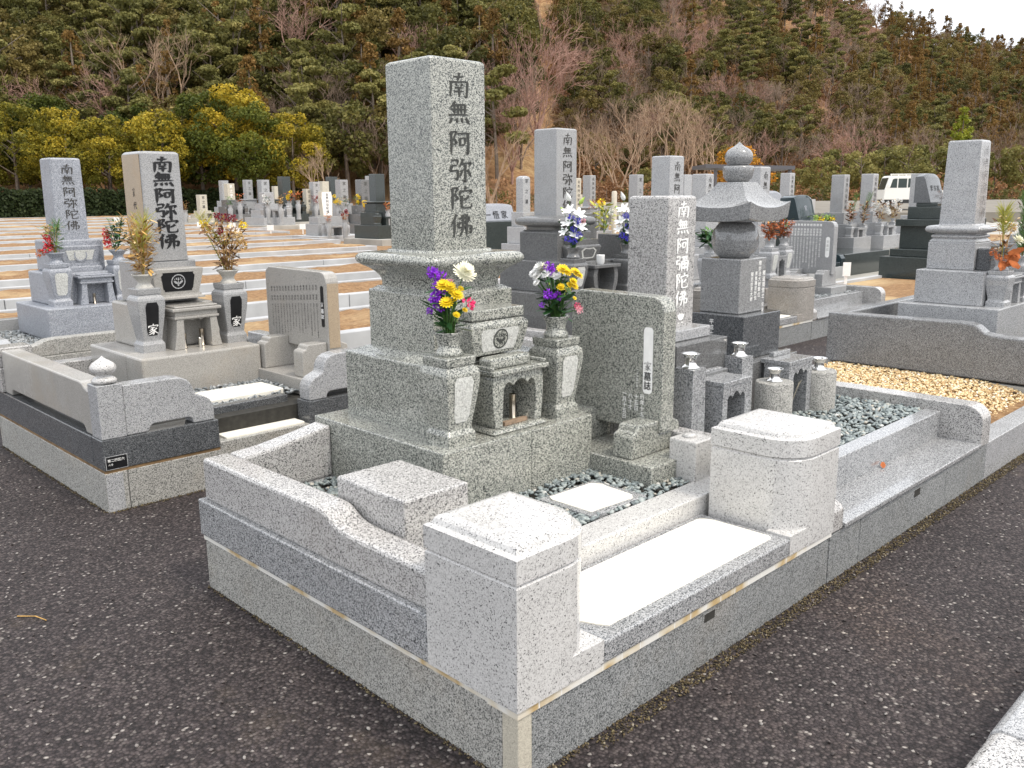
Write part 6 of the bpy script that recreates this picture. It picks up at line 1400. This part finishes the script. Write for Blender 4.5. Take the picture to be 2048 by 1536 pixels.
def kinds():
    K = {}
    def leafy(key, seed, clumps, nper, size, fol, tr, squash=.75, bark=BARK, upb=.5):
        rng = np.random.default_rng(seed); cl = clumps(rng); V,F_,T_ = leaves_np(rng, cl, nper, size, squash, upb); K.setdefault(key,[]).append((mesh_np(key+'_crown',V,F_,fol,T_,False), tr(rng).mesh(key+'_trunk',bark)))
    for s_ in range(3):
        leafy('broad_tree',10+s_,lambda g: blobs(g,34,2.2,7.2,2.7),165,.235,F_DARK,lambda g: trunk_mb(g,6.2,.17))
        leafy('olive_tree',20+s_,lambda g: blobs(g,30,2.0,6.8,2.6),150,.235,F_OLIVE,lambda g: trunk_mb(g,6.0,.16))
        leafy('cedar_tree',30+s_,lambda g: blobs(g,44,1.0,9.0,2.0,'cone'),190,.21,F_CED,lambda g: trunk_mb(g,8.6,.17,0,.01))
        def pc(g):
            out = []
            for k in range(9):
                f = k/8; a = k*2.4+g.uniform(-.4,.4); rr = (1.9-1.1*f)*g.uniform(.5,1.1); z = 4.0+4.4*f
                for j in range(3): out.append((math.cos(a)*rr+g.uniform(-.5,.5), math.sin(a)*rr+g.uniform(-.5,.5), z+g.uniform(-.2,.2), g.uniform(.55,.95)))
            return out
        leafy('pine_tree',40+s_,pc,210,.22,F_PINE,lambda g: trunk_mb(g,8.4,.13,5,.07),.38,BARK)
    for s_ in range(3): leafy('yellow_green_tree',50+s_,lambda g: blobs(g,46,3.0,9.6,3.6),210,.215,F_YEL,lambda g: trunk_mb(g,7.5,.17,7))
    for s_ in range(2): leafy('green_tree',60+s_,lambda g: blobs(g,44,2.8,9.8,3.4),210,.215,F_GRN,lambda g: trunk_mb(g,7.5,.17,7))
    leafy('orange_tree',70,lambda g: blobs(g,40,.7,4.4,2.3),260,.17,F_ORG,lambda g: trunk_mb(g,3.2,.10,6))
    leafy('young_conifer',72,lambda g: blobs(g,46,.8,7.6,1.7,'cone'),240,.20,F_LIME,lambda g: trunk_mb(g,7.4,.09,0,.01))
    for s_ in range(2): leafy('bushy_pine',74+s_,lambda g: blobs(g,30,.3,4.6,1.9,'oval'),240,.20,F_PINE,lambda g: trunk_mb(g,4.2,.09,4),.7,BARK,.3)
    for s_ in range(2): leafy('dry_shrub',78+s_,lambda g: blobs(g,16,.1,1.7,1.3,'oval'),180,.16,F_BRN,lambda g: trunk_mb(g,1.5,.03,4))
    leafy('green_shrub',82,lambda g: blobs(g,16,.1,1.6,1.3,'oval'),180,.16,F_DARK,lambda g: trunk_mb(g,1.4,.03,4))
    for s_ in range(4): K.setdefault('bare_tree',[]).append((bare_mb(np.random.default_rng(90+s_),9.6,.20,4,.58,3).mesh('bare_tree_crown',TWIG),None))
    for s_ in range(2): K.setdefault('reddish_bare_tree',[]).append((bare_mb(np.random.default_rng(95+s_),9,.13,4,.75,6).mesh('reddish_crown',TWIGR),None))
    for s_ in range(2): K.setdefault('grey_bare_tree',[]).append((bare_mb(np.random.default_rng(98+s_),8,.13,4,.7,5).mesh('grey_crown',TWIGG),None))
    return K
KIND = kinds()
def joined(key, i):
    """crown and trunk as one mesh, for trees too small to show parts"""
    a, b_ = KIND[key][i]
    if b_ is None: return a
    me = a.copy(); bm_ = bmesh.new(); bm_.from_mesh(a); n0 = len(bm_.faces); bm_.from_mesh(b_); bm_.faces.ensure_lookup_table()
    for f in bm_.faces[n0:]: f.material_index = 1
    bm_.to_mesh(me); bm_.free(); me.materials.append(b_.materials[0]); return me
JOIN = {(k,i): joined(k,i) for k in KIND for i in range(len(KIND[k]))}
def tree(key, i, x, y, z, s, rz, label, group, parts=True, sz=1.0, sx=1.0):
    if parts:
        t = thing(key, label, 'shrub' if 'shrub' in key else 'tree', (x,y,z), group); t.rotation_euler = (0,0,rz); t.scale = (s*sx,s*sx,s*sz)
        a, b_ = KIND[key][i%len(KIND[key])]
        c = bpy.data.objects.new('crown' if b_ else 'branches', a); COL.objects.link(c); c.parent = t
        if b_: d = bpy.data.objects.new('trunk', b_); COL.objects.link(d); d.parent = t
        return t
    o = bpy.data.objects.new(key, JOIN[(key,i%len(KIND[key]))]); COL.objects.link(o); o.location = (x,y,z); o.rotation_euler = (0,0,rz); o.scale = (s*sx,s*sx,s*sz)
    return prop(o, label, 'tree', group)
def tree_at(key, i, px, d, s, label, group=None, sz=1.0, sx=1.0, z=None):
    u = d*(px-1024)/1800; x, y = W2(u,d)
    return tree(key, i, x, y, float(hz(u,d)) if z is None else z, s, rnd.uniform(0,6.28), label, group, True, sz, sx)
# row of yellow and green trees behind the hedge
gy = 'broadleaf trees in a row behind the hedge'
for i,(k,px,d,s,lb) in enumerate((('green_tree',-60,84,1.0,'dark green broadleaf tree cut by the left picture edge'),('yellow_green_tree',40,83,1.02,'yellow green tree at the far left above the hedge'),('yellow_green_tree',140,82,.95,'yellow green tree above the blue grey gravestone'),('yellow_green_tree',225,80,.86,'brightest yellow tree left of the tan gravestone'),('yellow_green_tree',330,81,.92,'yellow tree rising behind the tan gravestone'),('green_tree',410,84,1.08,'green tree right of the tan gravestone'),('yellow_green_tree',478,85,1.16,'tallest yellow green tree above the distant graves'),('green_tree',520,82,.96,'green tree under the tallest yellow green one'),('yellow_green_tree',590,83,.90,'narrow yellow green tree right of the distant row'),('green_tree',100,88,1.12,'green tree between the two left yellow green trees'),('green_tree',280,88,1.0,'green tree behind the brightest yellow one'))):
    tree_at(k, i, px, d, s*.98, lb, gy, 1.0)
# leafless trees
gb = 'leafless trees behind the graves'
for i,(k,px,d,s,lb) in enumerate((('bare_tree',300,98,1.35,'tall pale leafless tree above the yellow row'),('bare_tree',370,97,1.40,'second pale leafless tree above the yellow row'),('bare_tree',640,62,.58,'small leafless tree behind the distant graves'),('bare_tree',985,52,.80,'leafless multi stemmed tree just right of the tallest gravestone'),('reddish_bare_tree',1075,104,1.75,'wide reddish leafless tree on the slope right of the tallest gravestone'),('reddish_bare_tree',1040,98,1.3,'smaller reddish leafless tree beside the wide one'),('bare_tree',1190,92,1.0,'tan leafless tree behind the square gravestone with dark collar'),('bare_tree',1240,88,1.08,'tan leafless tree, second of the middle thicket'),('bare_tree',1290,90,1.12,'tan leafless tree, third of the middle thicket'),('bare_tree',1345,86,1.18,'tallest tan leafless tree of the middle thicket'),('bare_tree',1395,90,1.1,'tan leafless tree, fifth of the middle thicket'),('bare_tree',1440,88,1.12,'pale leafless tree left of the orange tree'),('bare_tree',1265,100,1.2,'leafless tree farther back in the middle thicket'),('bare_tree',1370,102,1.25,'leafless tree at the back of the middle thicket'),('bare_tree',1160,98,1.0,'leafless tree at the left end of the middle thicket'),('grey_bare_tree',1835,112,1.35,'grey brown leafless tree above the white truck'),('grey_bare_tree',2000,115,1.5,'broad grey leafless tree at the right edge'),('grey_bare_tree',2060,112,1.4,'grey leafless tree cut by the right picture edge'),('grey_bare_tree',700,92,1.2,'brown leafless tree left of the tallest gravestone'))):
    tree_at(k, i, px, d, s, lb, gb)
tree_at('orange_tree',0,1480,80,1.18,'round orange and green tree behind the five ring tower')
tree_at('young_conifer',0,1915,92,1.22,'bright green young conifer left of the tall tapered gravestone',z=.6)
gp = 'bushy pines along the road'
for i,(px,d,s,lb) in enumerate(((1640,86,.95,'bushy pine at the left end of the roadside pines'),(1680,90,1.15,'bushy pine behind the grey gravestone with pine sprigs'),(1725,86,1.05,'bushy pine left of the white truck'),(1770,90,1.2,'bushy pine behind the cab of the white truck'),(1815,86,1.1,'bushy pine right of the truck'),(1860,91,1.25,'bushy pine behind the dark modern gravestone'),(1600,96,.8,'small pine at the edge of the orange clearing'),(1990,92,1.1,'bushy pine right of the tall tapered gravestone'),(2045,90,1.2,'bushy pine at the right picture edge'),(1300,84,.75,'dark bushy pine under the leafless thicket'),(1550,100,.7,'small pine beside the orange tree'),(1950,98,1.0,'bushy pine behind the bright young conifer'))):
    tree_at('bushy_pine', i, px, d, s, lb, gp, z=.5)
# hedge
rng = np.random.default_rng(77)
n = 26000; hx = rng.uniform(4,52,n); hy = 77.5+rng.uniform(-.9,.9,n); hzv = rng.uniform(0,2.35,n)+.12*np.sin(hx*1.7); f_ = rng.uniform(size=n) < .7
hy = np.where(f_, 76.6+rng.uniform(-.12,.25,n)+.1*np.sin(hx*2.3), hy)
nn = rng.normal(size=(n,3))*.7+np.array([0,-.6,.5]); nn /= np.linalg.norm(nn,axis=1)[:,None]; a_ = np.cross(nn,rng.normal(size=(n,3))); a_ /= np.linalg.norm(a_,axis=1)[:,None]; b_ = np.cross(nn,a_)
p = np.stack([hx-28,hy-77.5,hzv],1); s_ = .13*rng.uniform(.6,1.4,(n,1))
V = np.stack([p-a_*s_,p-b_*s_*.7,p+a_*s_,p+b_*s_*.7],1).reshape(-1,3)
o = bpy.data.objects.new('hedge', mesh_np('hedge',V,np.arange(n*4).reshape(n,4),F_HEDGE,np.clip(rng.normal(.4,.25,n),0,1),False)); COL.objects.link(o); o.location = (28,77.5,0)
prop(o,'long dark clipped hedge at the far end of the empty plots','hedge')
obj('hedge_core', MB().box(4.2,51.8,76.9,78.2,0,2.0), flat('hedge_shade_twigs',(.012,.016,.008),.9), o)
# shrubs between graves and hill
gs = 'shrubs at the foot of the hill'
for i in range(46):
    px = 980+i*24+rnd.uniform(-10,10); d = rnd.uniform(70,84) if px < 1500 else rnd.uniform(74,92)
    k = 'dry_shrub' if i%4 else 'green_shrub'
    u = d*(px-1024)/1800; x,y = W2(u,d)
    o = tree(k, i, x, y, .3, rnd.uniform(.9,1.5), rnd.uniform(0,6), 'brown dry shrub at the foot of the hill behind the graves' if i%4 else 'dark green shrub at the foot of the hill behind the graves', gs if i%4 else 'green shrubs at the foot of the hill', False); o['category'] = 'shrub'
# the wooded slopes: the largest trees one by one, the rest as one wood
PTS = []
rr = random.Random(12)
def pick(zone, a, v, el):
    q = rr.random()
    if zone == 'L':
        if v < 100 and q < .22: return 'grey_bare_tree'
        return 'broad_tree' if q < .40 else 'pine_tree' if q < .66 else 'olive_tree' if q < .82 else 'cedar_tree' if q < .92 else 'reddish_bare_tree'
    if a > .40: return 'cedar_tree' if q < .52 else 'broad_tree' if q < .66 else 'olive_tree' if q < .84 else 'pine_tree' if q < .93 else 'grey_bare_tree'
    if a > .22: return 'pine_tree' if q < .34 else 'olive_tree' if q < .58 else 'broad_tree' if q < .70 else 'cedar_tree' if q < .78 else 'grey_bare_tree' if q < .93 else 'reddish_bare_tree'
    return 'olive_tree' if q < .30 else 'broad_tree' if q < .58 else 'pine_tree' if q < .68 else 'grey_bare_tree' if q < .85 else 'cedar_tree' if q < .93 else 'reddish_bare_tree'
v = 89.0
while v < 155:
    u = -v*.80
    while u < 10+(v-88)*.05:
        uu, v2 = u+rr.uniform(-1.3,1.3), v+rr.uniform(-1.3,1.3)
        if uu < -3+(v2-88)*.03+4: PTS.append((uu,v2,pick('L',uu/v2,v2,0),rr.uniform(.95,1.45),'L'))
        u += 3.5
    v += 3.5
v = 120.0
while v < 272:
    u = -v*.05; st = 3.6+(v-120)*.010
    while u < v*.82:
        uu, v2 = u+rr.uniform(-1.6,1.6), v+rr.uniform(-1.6,1.6); a = uu/v2
        clear = .295 < a < .375 and 126 < v2 < 160 and rr.random() < .62
        low = v2 < 145 and a < .29 and rr.random() < .35
        if uu > 6+(v2-88)*.03 and not clear:
            k = pick('R',a,v2,0); 
            if v2 < 150 and a < .3 and rr.random() < .35: k = 'grey_bare_tree'
            PTS.append((uu,v2,k,rr.uniform(.75,1.15) if a > .2 else rr.uniform(.8,1.15),'R'))
        u += st
    v += st
v = 112.0
while v < 190:
    u = -v*.02
    while u < v*.80:
        if u > 6+(v-88)*.03 and rr.random() < .8: PTS.append((u+rr.uniform(-1.4,1.4),v+rr.uniform(-1.4,1.4),'dry_shrub' if rr.random() < .8 else 'green_shrub',rr.uniform(1.3,2.2),'S'))
        u += 3.2
    v += 3.2
def size_in_view(p): return p[3]/p[1]*(1 if abs(p[0]/p[1]-.0) < .62 else .3)
PTS.sort(key=size_in_view, reverse=True)
NAMES = {'broad_tree':'dark green broadleaf tree','olive_tree':'olive green broadleaf tree','cedar_tree':'rusty brown cedar','pine_tree':'yellowish green pine','grey_bare_tree':'grey leafless tree','reddish_bare_tree':'reddish leafless tree'}
ORDER = sorted(NAMES)+['dry_shrub','green_shrub']; rest = []; cnt = {}
for p in PTS:
    u,v,k,s_,zn = p; x,y = W2(u,v); z = float(hz(u,v))-.1
    i = rr.randrange(len(KIND[k])); rz = rr.uniform(0,6.28)
    if cnt.get(k,0) < 60 and abs(u/v) < .66 and zn != 'S':
        cnt[k] = cnt.get(k,0)+1
        hill_ = 'left' if zn == 'L' else 'right'
        tree(k, i, x, y, z, s_, rz, f'{NAMES[k]} among many on the wooded {hill_} slope', f'{k.replace("_"," ")}s of the {hill_} slope', False)
    else: rest.append((x,y,z,s_,rz,k,i))
pc = bpy.data.collections.new('wood_sources'); IDX = {}
names = [(k,i) for k in ORDER for i in range(len(KIND[k]))]
for n_,(k,i) in enumerate(names):
    o = bpy.data.objects.new(f'source_{n_:02d}', JOIN[(k,i)]); pc.objects.link(o); IDX[(k,i)] = n_
me = bpy.data.meshes.new('wood'); me.from_pydata([r_[:3] for r_ in rest],[],[])
for nm,tp,vals in (('src','INT',[IDX[(r_[5],r_[6])] for r_ in rest]),('scl','FLOAT',[r_[3] for r_ in rest]),('rz','FLOAT',[r_[4] for r_ in rest])):
    at = me.attributes.new(nm,tp,'POINT'); at.data.foreach_set('value', vals)
wo = bpy.data.objects.new('wood', me); COL.objects.link(wo); prop(wo,'mixed wood covering the slopes behind the cemetery','wood',None,'stuff')
ng = bpy.data.node_groups.new('scatter','GeometryNodeTree')
ng.interface.new_socket('Geometry',in_out='INPUT',socket_type='NodeSocketGeometry'); ng.interface.new_socket('Geometry',in_out='OUTPUT',socket_type='NodeSocketGeometry')
gi = ng.nodes.new('NodeGroupInput'); go = ng.nodes.new('NodeGroupOutput'); ip = ng.nodes.new('GeometryNodeInstanceOnPoints'); ci = ng.nodes.new('GeometryNodeCollectionInfo')
ci.inputs['Collection'].default_value = pc; ci.inputs['Separate Children'].default_value = True; ci.inputs['Reset Children'].default_value = True
def na_(nm,tp): q = ng.nodes.new('GeometryNodeInputNamedAttribute'); q.data_type = tp; q.inputs['Name'].default_value = nm; return q.outputs['Attribute']
ip.inputs['Pick Instance'].default_value = True
cx_ = ng.nodes.new('ShaderNodeCombineXYZ'); ng.links.new(na_('rz','FLOAT'),cx_.inputs['Z'])
ng.links.new(gi.outputs[0],ip.inputs['Points']); ng.links.new(ci.outputs[0],ip.inputs['Instance']); ng.links.new(na_('src','INT'),ip.inputs['Instance Index']); ng.links.new(cx_.outputs[0],ip.inputs['Rotation']); ng.links.new(na_('scl','FLOAT'),ip.inputs['Scale']); ng.links.new(ip.outputs[0],go.inputs[0])
md = wo.modifiers.new('scatter','NODES'); md.node_group = ng
print('trees', len(PTS), cnt, 'rest', len(rest))
